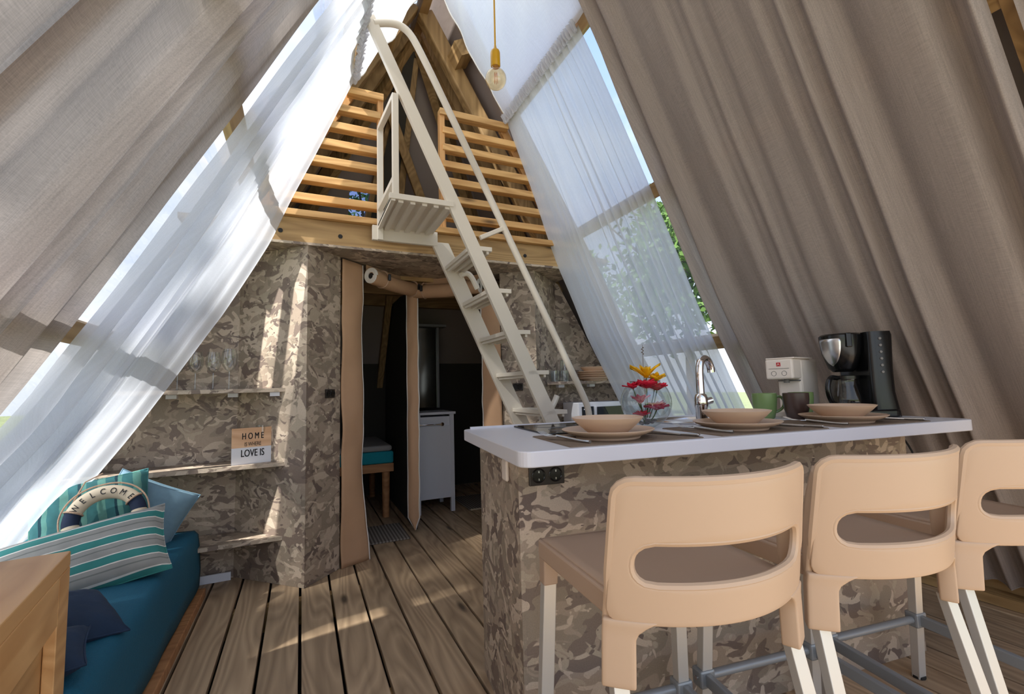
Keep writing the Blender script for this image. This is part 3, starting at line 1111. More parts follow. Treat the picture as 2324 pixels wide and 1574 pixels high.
for k in range(6):
    a = k * pi / 3
    fil.tube([(XM + 0.008 * cos(a), 1.80 + 0.008 * sin(a), zb - 0.02), (XM + 0.006 * cos(a + .4), 1.80 + 0.006 * sin(a + .4), zb + 0.03)], 0.0009, 5)
M['filament'] = plain('copper_filament', lin(196, 110, 40), 0.4)
fo = fil.make('filament', M['filament'], None)
fo.parent = bulb
fo.location = (-pl.location.x, -pl.location.y, -pl.location.z)

# ------------------------------------------------------------------ steel loft ladder
YN, YF2 = 2.30, 2.77
ld = thing('loft_ladder', 'cream painted steel loft ladder with landing and curved handrail', 'ladder', (1.5, 2.45, 0))
sl = (1.176 - 0.241, 0.865 - 2.892)
sln = Vector((sl[0], 0, sl[1])).normalized()


def on_str(z, wide=0.0):
    """left edge of the near stringer at height z"""
    return 0.258 + (3.02 - z) * 0.4610 + wide


sw = 0.108
G().sheet([(on_str(3.06), YN, 3.06), (on_str(3.06) + sw * 0.78, YN, 3.01), (on_str(0) + sw, YN, 0), (on_str(0), YN, 0)], 0.03, (0, 1, 0)).make('stringer', M['steel'], ld, world=True, bevel=0.003)
G().sheet([(0.735, YF2, 1.99), (0.848, YF2, 1.99), (0.855 + 1.975 * 0.4613 * 1.0, YF2, 0), (0.742 + 1.975 * 0.4613, YF2, 0)], 0.03, (0, 1, 0)).make('stringer', M['steel'], ld, world=True, bevel=0.003)
for i in range(8):
    z = 1.824 - 0.2285 * i
    xL = 0.835 + 0.1115 * i
    tr = G().box((xL + 0.052, (YN + YF2) / 2 + 0.01, z), (0.132, YF2 - YN + 0.02, 0.024)).make('tread', M['steel'], ld, world=True, bevel=0.002)
    gg = G()
    for k in range(3):
        gg.box((xL + 0.005 + k * 0.045, (YN + YF2) / 2, z - 0.018), (0.014, YF2 - YN - 0.02, 0.018))
    rb = gg.make('rib', M['steel'], tr)
    rb.location = -ld.location
# landing
lx0, lx1 = 0.405, 0.745
ln_ = G().box(((lx0 + lx1) / 2, (YN + YF2) / 2, 2.045), (lx1 - lx0, YF2 - YN, 0.012)).make('landing', M['steel'], ld, world=True)
for k in range(5):
    xx = lx0 + 0.05 + k * 0.062
    r_ = G().box((xx, (YN + YF2) / 2, 2.031), (0.026, YF2 - YN - 0.02, 0.016)).make('landing_rib', M['steel'], None)
    r_.parent = ln_
    r_.location = -ld.location
G().box(((lx0 + lx1) / 2, YF2 + 0.01, 2.008), (lx1 - lx0 + 0.06, 0.025, 0.09)).make('landing_skirt', M['steel'], ld, world=True, bevel=0.002)
G().box(((lx0 + lx1) / 2 - 0.01, YN + 0.01, 2.050), (lx1 - lx0 - 0.0, 0.03, 0.03)).make('landing_skirt', M['steel'], ld, world=True, bevel=0.002)
G().box((lx0 + 0.01, (YN + YF2) / 2, 2.04), (0.02, YF2 - YN, 0.03)).make('landing_skirt', M['steel'], ld, world=True)
# guard at the end of the landing
G().box((0.428, YN + 0.012, 2.325), (0.032, 0.032, 0.56)).make('guard_post', M['steel'], ld, world=True, bevel=0.003)
G().box((0.420, YF2 - 0.005, 2.315), (0.034, 0.034, 0.71)).make('guard_post', M['steel'], ld, world=True, bevel=0.003)
G().bar((0.417, YF2 - 0.005, 2.66), (0.428, YN + 0.012, 2.60), 0.03, 0.03).make('guard_rail', M['steel'], ld, world=True, bevel=0.003)
G().bar((0.417, YF2 - 0.005, 2.15), (0.428, YN + 0.012, 2.15), 0.03, 0.03).make('guard_rail', M['steel'], ld, world=True, bevel=0.003)
# handrail
hp = [(0.300, 2.845), (0.36, 2.868), (0.41, 2.878), (0.45, 2.868), (0.485, 2.838), (0.52, 2.78), (0.60, 2.63), (0.965, 1.905), (1.30, 1.24), (1.43, 0.985), (1.452, 0.92), (1.455, 0.86), (1.44, 0.82), (1.36, 0.80)]
# round the corners a little
def chaikin(pts, it=2):
    for _ in range(it):
        q = [pts[0]]
        for a, b in zip(pts, pts[1:]):
            q.append(tuple(a[i] * 0.75 + b[i] * 0.25 for i in range(len(a))))
            q.append(tuple(a[i] * 0.25 + b[i] * 0.75 for i in range(len(a))))
        q.append(pts[-1])
        pts = q
    return pts


hpp = [(x * 1.0698, 1.06 + (z - 1.06) * 1.0698) for x, z in chaikin(hp)]
G().tube([(x, YN + 0.012, z) for x, z in hpp], 0.0195, 10).make('handrail', M['steel'], ld, world=True, smooth=True)
G().bar((0.888, YN + 0.012, 1.886), (1.04, YN + 0.012, 1.961), 0.024, 0.024).make('rail_strut', M['steel'], ld, world=True, bevel=0.003)
# lower handrail of the far side
lo = [(0.915, 1.78), (0.95, 1.80), (0.985, 1.79), (1.03, 1.70)]
G().tube([(x, YF2 - 0.02, z) for x, z in chaikin(lo)], 0.018, 8).make('handrail', M['steel'], ld, world=True, smooth=True)
lo = [(1.285, 0.83), (1.34, 0.87), (1.40, 0.96), (1.42, 1.00)]
G().tube([(x, 2.45, z) for x, z in chaikin(lo)], 0.018, 8).make('curved_brace', M['steel'], ld, world=True, smooth=True)

# ------------------------------------------------------------------ kitchen island
IA = radians(-7.0)
IO = Vector((0.49, 1.03, 0))
_c, _s = cos(IA), sin(IA)


def isl(x, y, z=0.0):
    return Vector((IO.x + x * _c - y * _s, IO.y + x * _s + y * _c, z))


CT = 0.90
CD = 0.72
isd = thing('kitchen_island', 'camouflage printed kitchen island with sockets below a white worktop', 'island', IO, IA)
G().box((0.885, 0.235, 0.43), (1.641, 0.02, 0.86)).make('front_panel', M['camo'], isd)
G().box((0.074, 0.465, 0.43), (0.02, 0.44, 0.86)).make('side_panel', M['camo'], isd)
G().box((1.695, 0.465, 0.43), (0.02, 0.44, 0.86)).make('side_panel', M['camo'], isd)
G().box((0.885, 0.69, 0.43), (1.641, 0.02, 0.86)).make('back_panel', M['camo'], isd)
G().box((0.070, 0.2245, 0.43), (0.012, 0.003, 0.86)).make('corner_edge', M['camo'], isd)
def island_outlet():
    o = G().box((0.152, 0.2205, 0.797), (0.112, 0.009, 0.058)).make('outlet_plate', M['socket'], isd, bevel=0.002)
    for k in (-1, 1):
        gg = G()
        cx = 0.152 + k * 0.027
        ring = [(cx + 0.0195 * cos(a), 0.2155, 0.797 + 0.0195 * sin(a)) for a in [2 * pi * j / 24 for j in range(24)]]
        gg.tube(ring, 0.0025, 6, closed=True)
        gg.tube([(cx, 0.2158, 0.797), (cx, 0.2150, 0.797)], 0.018, 20)
        for j in (-1, 1):
            gg.box((cx + j * 0.0185, 0.214, 0.797), (0.004, 0.004, 0.008))
        q_ = gg.make('socket', M['black'], None, smooth=True)
        q_.parent = o
        gg2 = G()
        for j in (-1, 1):
            gg2.box((cx, 0.2135, 0.797 + j * 0.011), (0.003, 0.003, 0.006))
        q2 = gg2.make('earth_pin', M['brushed'], None)
        q2.parent = o
island_outlet()
G().box((0.058, 0.335, 0.80), (0.012, 0.05, 0.066)).make('light_switch', M['cream'], isd, bevel=0.006)
for px_, pz_ in ((0.115, 0.845), (0.125, 0.60)):
    G().tube([(px_, 0.2255, pz_), (px_, 0.223, pz_)], 0.0035, 8).make('screw', M['socket'], isd)

# worktop with rounded corners
def rrect(x0, y0, x1, y1, r, n=6):
    pts = []
    for cx, cy, a0 in ((x1 - r, y0 + r, -90), (x1 - r, y1 - r, 0), (x0 + r, y1 - r, 90), (x0 + r, y0 + r, 180)):
        for i in range(n + 1):
            a = radians(a0 + 90 * i / n)
            pts.append((cx + r * cos(a), cy + r * sin(a)))
    return pts


wt = thing('worktop', 'long white laminate worktop with rounded corners on the camouflage island', 'worktop', IO + Vector((0, 0, CT - 0.04)), IA)
G().prism(rrect(0.0, 0.0, 1.725, CD, 0.035), 0, 0.04).make('slab', M['counter'], wt, bevel=0.003)
G().box((0.86, CD - 0.004, 0.044), (1.66, 0.008, 0.008)).make('back_strip', M['counter'], wt)


def on_island(name, label, cat, x, y, z=CT, rz=0.0, group=None):
    return thing(name, label, cat, isl(x, y, z), IA + rz, group)


# hob
t = on_island('ceramic_hob', 'black glass ceramic hob set in the white worktop by the ladder', 'hob', 0.34, 0.53)
G().prism(rrect(-0.14, -0.21, 0.14, 0.16, 0.012), 0.0, 0.006).make('glass_plate', M['hob'], t, bevel=0.001)
for hy in (-0.09, 0.06):
    G().tube([(0.085 * cos(a), hy + 0.065 * sin(a), 0.0064) for a in [2 * pi * j / 32 for j in range(32)]], 0.0008, 4, closed=True).make('cooking_zone', M['grey'], t)
for k in range(2):
    G().lathe([(0.011, 0.006), (0.010, 0.022), (0.0, 0.024)], 12, (0.10, -0.02 + 0.05 * k, 0), cap0=False).make('knob', M['blackmat'], t, smooth=True)

# sink
t = on_island('round_sink', 'round stainless steel sink set in the worktop behind the plates', 'sink', 0.90, 0.50)
G().lathe([(0.150, 0.0), (0.152, 0.006), (0.146, 0.011), (0.138, 0.010), (0.132, 0.002), (0.125, -0.03), (0.06, -0.036), (0.0, -0.036)], 40, cap0=False, cap1=False).make('bowl_rim', M['brushed'], t, smooth=True)
G().lathe([(0.022, -0.034), (0.020, -0.031), (0.0, -0.031)], 16, cap0=False).make('drain', M['chrome'], t, smooth=True)

# tap
t = on_island('kitchen_tap', 'chrome swan neck kitchen tap beside the flower bowl', 'tap', 0.845, 0.365)
G().lathe([(0.027, 0), (0.027, 0.004), (0.022, 0.008), (0.022, 0.06), (0.024, 0.066), (0.024, 0.10), (0.020, 0.112), (0.012, 0.118)], 24).make('body', M['chrome'], t, smooth=True)
neck = [(0, 0, 0.11), (0, 0, 0.16), (0.0, 0.0, 0.20), (0.008, 0.003, 0.232), (0.030, 0.010, 0.250), (0.056, 0.019, 0.246), (0.074, 0.025, 0.224), (0.078, 0.027, 0.205)]
G().tube(chaikin(neck), [0.0145] * len(chaikin(neck)), 14).make('neck', M['chrome'], t, smooth=True)
G().tube([(0.077, 0.0265, 0.214), (0.079, 0.027, 0.196)], 0.0145, 14).make('spout_ring', M['chrome'], t, smooth=True)
G().tube([(0.022, 0, 0.085), (0.045, -0.004, 0.09)], [0.014, 0.013], 14).make('lever', M['chrome'], t, smooth=True)

# glass bowl with flowers
VX, VY = 0.628, 0.40
t = on_island('glass_bowl_vase', 'round clear glass bowl holding red and yellow flowers', 'vase', VX, VY)
pr = []
R0 = 0.092
for i in range(24):
    a = 0.42 + (pi - 0.42 - 0.62) * i / 23
    pr.append((R0 * sin(a), R0 * 0.98 - R0 * cos(a)))
G().lathe([(0.0, 0.003), (0.028, 0.001)] + pr + [(pr[-1][0] + 0.003, pr[-1][1] + 0.004)], 40, cap0=False, cap1=False).make('bowl', M['vase'], t, smooth=True)
G().tube([(pr[-1][0] * cos(a), pr[-1][0] * sin(a), pr[-1][1] + 0.003) for a in [2 * pi * j / 40 for j in range(40)]], 0.0022, 6, closed=True).make('lip', M['vase'], t, smooth=True)
gp = G()
rnd = random.Random(4)
for i in range(26):
    a, r = rnd.uniform(0, 6.28), rnd.uniform(0, 0.034)
    gp.lathe([(0.001, -0.005), (0.006, -0.003), (0.008, 0), (0.006, 0.003), (0.001, 0.005)], 8, (r * cos(a), r * sin(a), 0.012 + rnd.uniform(0, 0.016)))
gp.make('pebbles', M['pebble'], t, smooth=True, kind='stuff')


def flower(name, label, at, mat, n, rad, lift, stem_to, seed, layers=2, width=0.5):
    at = tuple(c * 1.27 for c in at)
    rad *= 1.45
    stem_to = tuple(c * 1.27 for c in stem_to)
    t = on_island(name, label, 'flower', VX + at[0], VY + at[1], CT + at[2])
    rn = random.Random(seed)
    for Ly in range(layers):
        for k in range(n):
            a = 2 * pi * (k + 0.5 * Ly) / n + rn.uniform(-0.15, 0.15)
            L = rad * (1 - 0.25 * Ly) * rn.uniform(0.85, 1.1)
            up = lift + 0.5 * Ly + rn.uniform(-0.15, 0.15)
            P = []
            for i in range(5):
                u = i / 4
                wv = width * L * sin(pi * min(1, 0.12 + u * 0.86)) * 0.5
                row = []
                for j in (-1, 0, 1):
                    rr = L * u * cos(up * (1 - 0.4 * u))
                    zz = L * u * sin(up) - 0.15 * L * u * u + abs(j) * 0.12 * L * u
                    row.append(Vector((cos(a) * rr - sin(a) * wv * j, sin(a) * rr + cos(a) * wv * j, zz)))
                P.append(row)
            G().grid(P).make('petal', mat, t, smooth=True, sharp=0, solid=0.0012)
    G().tube([(0, 0, 0.0), (stem_to[0] * 0.4, stem_to[1] * 0.4, stem_to[2] * 0.5), stem_to], 0.0022, 6).make('stem', M['stem'], t, smooth=True)
    st = G()
    for k in range(5):
        a = k * 1.26
        st.tube([(0, 0, 0), (0.006 * cos(a), 0.006 * sin(a), rad * 0.4)], 0.0008, 4)
    st.make('stamens', M['petal_yellow'], t)
    return t


flower('yellow_flower', 'yellow lily topping the glass bowl bouquet', (0.002, -0.004, 0.142), M['petal_yellow'], 6, 0.046, 0.85, (0.0, 0.0, -0.10), 1)
flower('yellow_flower', 'small yellow lily leaning out beside the big yellow one', (0.028, -0.012, 0.132), M['petal_yellow'], 5, 0.034, 0.6, (-0.02, 0.01, -0.09), 2, 2, 0.6)
flower('red_flower', 'crimson bloom on the rim of the glass bowl', (-0.014, -0.026, 0.112), M['petal_red'], 9, 0.034, 0.55, (0.012, 0.02, -0.085), 3, 4, 0.85)
flower('red_flower', 'crimson bloom under the small yellow lily', (0.024, -0.022, 0.106), M['petal_red'], 9, 0.032, 0.5, (-0.02, 0.015, -0.08), 4, 4, 0.85)
flower('red_flower', 'thin crimson bloom hanging over the bowl edge toward the ladder', (-0.046, -0.008, 0.112), M['petal_red'], 7, 0.026, 0.5, (0.038, 0.0, -0.085), 5, 2, 0.6)
flower('pink_flower', 'pink bloom pressed inside the glass bowl near its base', (0.014, -0.030, 0.050), M['petal_pink'], 12, 0.036, 0.35, (-0.01, 0.02, -0.035), 6, 4, 0.6)
flower('pink_flower', 'pink bud inside the glass bowl near its neck', (-0.032, -0.020, 0.070), M['petal_pink'], 8, 0.028, 0.9, (0.02, 0.01, -0.05), 7, 3, 0.6)
flower('pink_flower', 'dark pink bloom low in the glass bowl on the ladder side', (-0.030, -0.022, 0.034), M['petal_red'], 9, 0.022, 0.5, (0.015, 0.01, -0.02), 8, 3, 0.7)
tw = on_island('twig', 'thin brown twig rising above the yellow lily', 'twig', VX - 0.004, VY, CT + 0.02)
G().tube([(0, 0, 0), (0.002, 0, 0.10), (0.0, 0, 0.20), (0.001, 0.0, 0.285)], [0.0014, 0.0012, 0.001, 0.0006], 6).make('shoot', M['bark'], tw)
for k in range(5):
    G().box((0.003 * (-1) ** k, 0, 0.25 + k * 0.006), (0.004, 0.002, 0.004)).make('bud', M['bark'], tw)


# place settings
def fork(name, label, x, y, rz, grp, z=CT + 0.003):
    t = on_island(name, label, 'cutlery', x, y, z, rz, grp)
    P = [(0, -0.098, 0.0035), (0, -0.06, 0.004), (0, -0.01, 0.009), (0, 0.03, 0.012)]
    G().tube(chaikin(P), [0.0052] * 3 + [0.004] * (len(chaikin(P)) - 3), 8, sx=1.0).make('handle', M['brushed'], t, smooth=True)
    gg = G()
    gg.prism([(-0.004, 0.026), (0.004, 0.026), (0.011, 0.042), (0.012, 0.058), (-0.012, 0.058), (-0.011, 0.042)], 0.009, 0.0115)
    gg.make('neck', M['brushed'], t, bevel=0.0006)
    for k in range(4):
        xx = -0.0102 + k * 0.0068
        G().tube([(xx, 0.056, 0.0102), (xx, 0.075, 0.012), (xx, 0.100, 0.021)], [0.0017, 0.0016, 0.0009], 6).make('tine', M['brushed'], t, smooth=True)
    return t


def spoon(label, x, y, rz, grp):
    t = on_island('spoon', label, 'cutlery', x, y, CT + 0.003, rz, grp)
    G().tube([(0, -0.09, 0.003), (0, -0.03, 0.005), (0, 0.045, 0.008)], [0.005, 0.004, 0.003], 8).make('handle', M['brushed'], t, smooth=True)
    P = []
    for i in range(9):
        u = -1 + 2 * i / 8
        row = []
        for j in range(7):
            v = -1 + 2 * j / 6
            w_ = 0.017 * sqrt(max(0.0, 1 - u * u * 0.98))
            row.append((v * w_, 0.066 + u * 0.026, 0.004 + 0.006 * (u * u * 0.6 + v * v * 0.6)))
        P.append(row)
    G().grid(P).make('bowl', M['brushed'], t, smooth=True, sharp=0, solid=0.001)
    return t


def knife(label, x, y, rz, grp):
    t = on_island('table_knife', label, 'cutlery', x, y, CT + 0.003, rz, grp)
    G().box((0, -0.05, 0.004), (0.013, 0.10, 0.007)).make('handle', M['brushed'], t, bevel=0.003)
    G().prism([(-0.007, 0.0), (0.008, 0.0), (0.009, 0.07), (0.004, 0.105), (-0.006, 0.11)], 0.003, 0.0045).make('blade', M['brushed'], t)
    return t


pl_prof = [(0.0, 0.004), (0.085, 0.004), (0.088, 0.0), (0.094, 0.0), (0.097, 0.006), (0.125, 0.017), (0.136, 0.024), (0.137, 0.026), (0.135, 0.027), (0.122, 0.021), (0.096, 0.011), (0.0, 0.010)]
bo_prof = [(0.0, 0.003), (0.045, 0.003), (0.048, 0.0), (0.052, 0.0), (0.060, 0.006), (0.090, 0.032), (0.106, 0.049), (0.1065, 0.0505), (0.104, 0.0512), (0.086, 0.037), (0.056, 0.012), (0.0, 0.008)]
WHERE = ['set beside the black hob', 'set in front of the chrome tap', 'set in front of the black coffee maker']
PX = (0.332, 0.815, 1.293)
for i, w_ in enumerate(WHERE):
    mx_ = PX[i]
    py = 0.165
    t = on_island('placemat', 'taupe rectangular placemat ' + w_, 'placemat', mx_ + 0.02, 0.165, group='placemats on the worktop')
    G().prism(rrect(-0.21, -0.145, 0.21, 0.145, 0.006), 0, 0.002).make('mat_sheet', M['mat'], t)
    G().tube([(x, y, 0.002) for x, y in rrect(-0.208, -0.143, 0.208, 0.143, 0.006)], 0.0012, 5, closed=True).make('stitched_edge', M['mat'], t)
    t = on_island('dinner_plate', 'sand coloured dinner plate ' + w_, 'plate', mx_, py, CT + 0.002, group='dinner plates on the placemats')
    G().lathe(pl_prof, 56, cap0=False, cap1=False).make('dish', M['ceramic'], t, smooth=True)
    G().lathe([(0.088, 0.0), (0.088, 0.002), (0.094, 0.002), (0.094, 0.0)], 40, cap0=False, cap1=False).make('foot_ring', M['ceramic_d'], t, smooth=True)
    t = on_island('bowl', 'sand coloured bowl on the plate ' + w_, 'bowl', mx_, py, CT + 0.012, group='bowls on the dinner plates')
    G().lathe(bo_prof, 56, cap0=False, cap1=False).make('dish', M['ceramic'], t, smooth=True)
    G().lathe([(0.046, 0.0), (0.046, 0.002), (0.052, 0.002), (0.052, 0.0)], 40, cap0=False, cap1=False).make('foot_ring', M['ceramic_d'], t, smooth=True)
    fork('fork', 'steel fork left of the plate ' + w_, mx_ - 0.150, 0.15, radians(22), 'forks on the placemats')
    spoon('steel spoon right of the plate ' + w_, mx_ + 0.165, 0.17, radians(25), 'spoons on the placemats')
    knife('steel knife right of the plate ' + w_, mx_ + 0.19, 0.13, radians(22), 'knives on the placemats')


# mugs
def mug(label, x, y, rz, mat, r=0.047, h=0.105, group=None):
    t = on_island('mug', label, 'mug', x, y, CT, rz, group)
    G().lathe([(0.0, 0.002), (r * 0.68, 0.0), (r * 0.76, 0.004), (r * 0.92, h * 0.35), (r, h * 0.75), (r, h - 0.001), (r - 0.002, h), (r - 0.004, h - 0.002), (r - 0.005, h * 0.6), (r * 0.7, 0.008), (0, 0.006)], 36, cap0=False, cap1=False).make('cup', mat, t, smooth=True)
    hpts = [(r * 0.96, 0, h * 0.84), (r + 0.014, 0, h * 0.88), (r + 0.028, 0, h * 0.74), (r + 0.030, 0, h * 0.55), (r + 0.020, 0, h * 0.36), (r * 0.9, 0, h * 0.24)]
    G().tube(chaikin(hpts), 0.0055, 8).make('handle', mat, t, smooth=True)
    return t


mug('olive green mug with its handle toward the brown mug', 1.232, 0.445, radians(-25), M['greenmug'])
mug('dark brown mug in front of the white coffee machine', 1.300, 0.355, radians(10), M['brownmug'])
mug('olive green mug half hidden behind the brown mug', 1.385, 0.405, radians(8), M['greenmug'])

# capsule coffee machine
t = on_island('capsule_coffee_machine', 'small cream capsule coffee machine with a red square logo', 'coffee machine', 1.47, 0.505, CT, radians(-70))
G().box((0.0, 0.05, 0.125), (0.10, 0.19, 0.25)).make('body', M['cream'], t, bevel=0.012)
hd = G().box((-0.006, -0.085, 0.206), (0.112, 0.09, 0.088)).make('head', M['cream'], t, bevel=0.008)
G().box((0.0, -0.03, 0.252), (0.116, 0.20, 0.006)).make('lid', M['cream'], t, bevel=0.002)
q_ = G().box((-0.006, -0.131, 0.208), (0.082, 0.002, 0.0015)).make('seam', M['grey'], t)
q_ = G().box((-0.006, -0.1308, 0.226), (0.016, 0.0016, 0.016)).make('logo', M['red'], t)
gg = G()
gg.bar((-0.0105, -0.1320, 0.2215), (-0.006, -0.1320, 0.2305), 0.0016, 0.0022, up=(0, 1, 0))
gg.bar((-0.006, -0.1320, 0.2305), (-0.0015, -0.1320, 0.2215), 0.0016, 0.0022, up=(0, 1, 0))
gg.make('logo_mark', M['cream'], t)
for k in (-1, 1):
    G().tube([(-0.006 + k * 0.021 + 0.010 * cos(a), -0.1305, 0.187 + 0.010 * sin(a)) for a in [2 * pi * j / 20 for j in range(20)]], 0.0009, 5, closed=True).make('button', M['grey'], t)
G().lathe([(0.012, 0.145), (0.010, 0.165)], 14, (0, -0.075, 0)).make('spout', M['grey'], t, smooth=True)
G().box((0, -0.075, 0.012), (0.10, 0.12, 0.024)).make('drip_tray', M['cream'], t, bevel=0.005)
G().box((0, -0.045, 0.155), (0.09, 0.012, 0.006)).make('slot', M['grey'], t)

# drip coffee maker
t = on_island('drip_coffee_maker', 'black drip coffee maker with glass jug and row of buttons', 'coffee maker', 1.612, 0.335, CT, radians(-22))
G().prism(rrect(-0.10, -0.12, 0.10, 0.12, 0.03), 0.0, 0.03).make('base', M['black'], t, bevel=0.006)
P = []
tower = [(0.0, 0.105, -0.03), (0.03, 0.10, -0.025), (0.10, 0.088, -0.005), (0.20, 0.088, 0.0), (0.33, 0.095, 0.0), (0.345, 0.09, 0.0)]
gg = G()
for z, w_, yy in tower:
    P.append([Vector((x, y, z)) for x, y in rrect(0.005, -0.10 + 0, w_ + 0.01, 0.12 + yy * 0, 0.025, 4)])
for a, b in zip(P, P[1:]):
    n_ = len(a)
    gg.add(a + b, [(i, (i + 1) % n_, n_ + (i + 1) % n_, n_ + i) for i in range(n_)])
gg.add(P[-1], [tuple(range(len(P[-1])))])
gg.make('tower', M['black'], t, smooth=True)
G().lathe([(0.035, 0.185), (0.05, 0.20), (0.07, 0.26), (0.078, 0.32), (0.078, 0.338), (0.07, 0.345), (0.0, 0.347)], 32, (-0.045, 0, 0)).make('filter_housing', M['black'], t, smooth=True)
# steel front badge wrapped on the housing
P = []
for i in range(13):
    u = i / 12
    row = []
    for j in range(9):
        v = j / 8
        z = 0.325 - 0.115 * v
        half = 0.62 * sqrt(max(0.0, 1 - v ** 2.2))
        an = radians(205) + (u - 0.5) * 2 * half
        rr = interp(z, [(0.338, 0.0795), (0.32, 0.0795), (0.26, 0.0715), (0.20, 0.0515), (0.185, 0.036)]) + 0.0015
        row.append(Vector((-0.045 + rr * cos(an), rr * sin(an), z)))
    P.append(row)
bd = G().grid(P).make('steel_badge', M['brushed'], t, smooth=True, sharp=0, solid=0.002)
G().box((-0.06, -0.078, 0.315), (0.022, 0.012, 0.06)).make('latch', M['black'], t, bevel=0.004)
for k in range(6):
    G().lathe([(0.006, 0.0), (0.005, 0.003), (0, 0.0035)], 10, (0, 0, 0), cap0=False).make('button', M['grey'], t, loc=(0.045, -0.101, 0.315 - k * 0.027)).rotation_euler = (radians(90), 0, 0)
G().lathe([(0.055, 0.032), (0.064, 0.05), (0.062, 0.085), (0.052, 0.125), (0.047, 0.15), (0.05, 0.158)], 32, (-0.045, -0.01, 0), cap1=False).make('glass_jug', M['carafe'], t, smooth=True)
G().lathe([(0.051, 0.155), (0.052, 0.168), (0.0, 0.172)], 32, (-0.045, -0.01, 0)).make('jug_lid', M['black'], t, smooth=True)
G().tube([(-0.045 + 0.064 * cos(a), -0.01 + 0.064 * sin(a), 0.046) for a in [2 * pi * j / 32 for j in range(32)]], 0.003, 6, closed=True).make('jug_band', M['chrome'], t, smooth=True)
jh = [(-0.09, -0.03, 0.16), (-0.125, -0.045, 0.165), (-0.145, -0.055, 0.13), (-0.143, -0.055, 0.09), (-0.125, -0.045, 0.055), (-0.10, -0.035, 0.05)]
G().tube(chaikin(jh), 0.010, 10).make('jug_handle', M['black'], t, smooth=True)

# cable hanging at the end of the island
t = thing('power_cable', 'black looped power cable hanging at the end of the island', 'cable', isl(1.73, 0.27, 0.55))
cb = [(1.735, 0.30, 0.862), (1.738, 0.28, 0.82), (1.742, 0.275, 0.76), (1.74, 0.27, 0.68), (1.742, 0.26, 0.62), (1.745, 0.24, 0.60), (1.748, 0.225, 0.64), (1.745, 0.24, 0.72), (1.74, 0.27, 0.79)]
G().tube([isl(*p) for p in chaikin(cb)], 0.0045, 7).make('wire', M['blackmat'], t, world=True, smooth=True)
G().tube([isl(1.74, 0.27, 0.80), isl(1.741, 0.272, 0.76)], 0.012, 8).make('tie', M['black'], t, world=True, smooth=True)
cb2 = [(1.735, 0.285, 0.85), (1.745, 0.25, 0.80), (1.75, 0.22, 0.73), (1.745, 0.235, 0.66), (1.742, 0.26, 0.70)]
G().tube([isl(*p) for p in chaikin(cb2)], 0.0035, 7).make('wire', M['blackmat'], t, world=True, smooth=True)


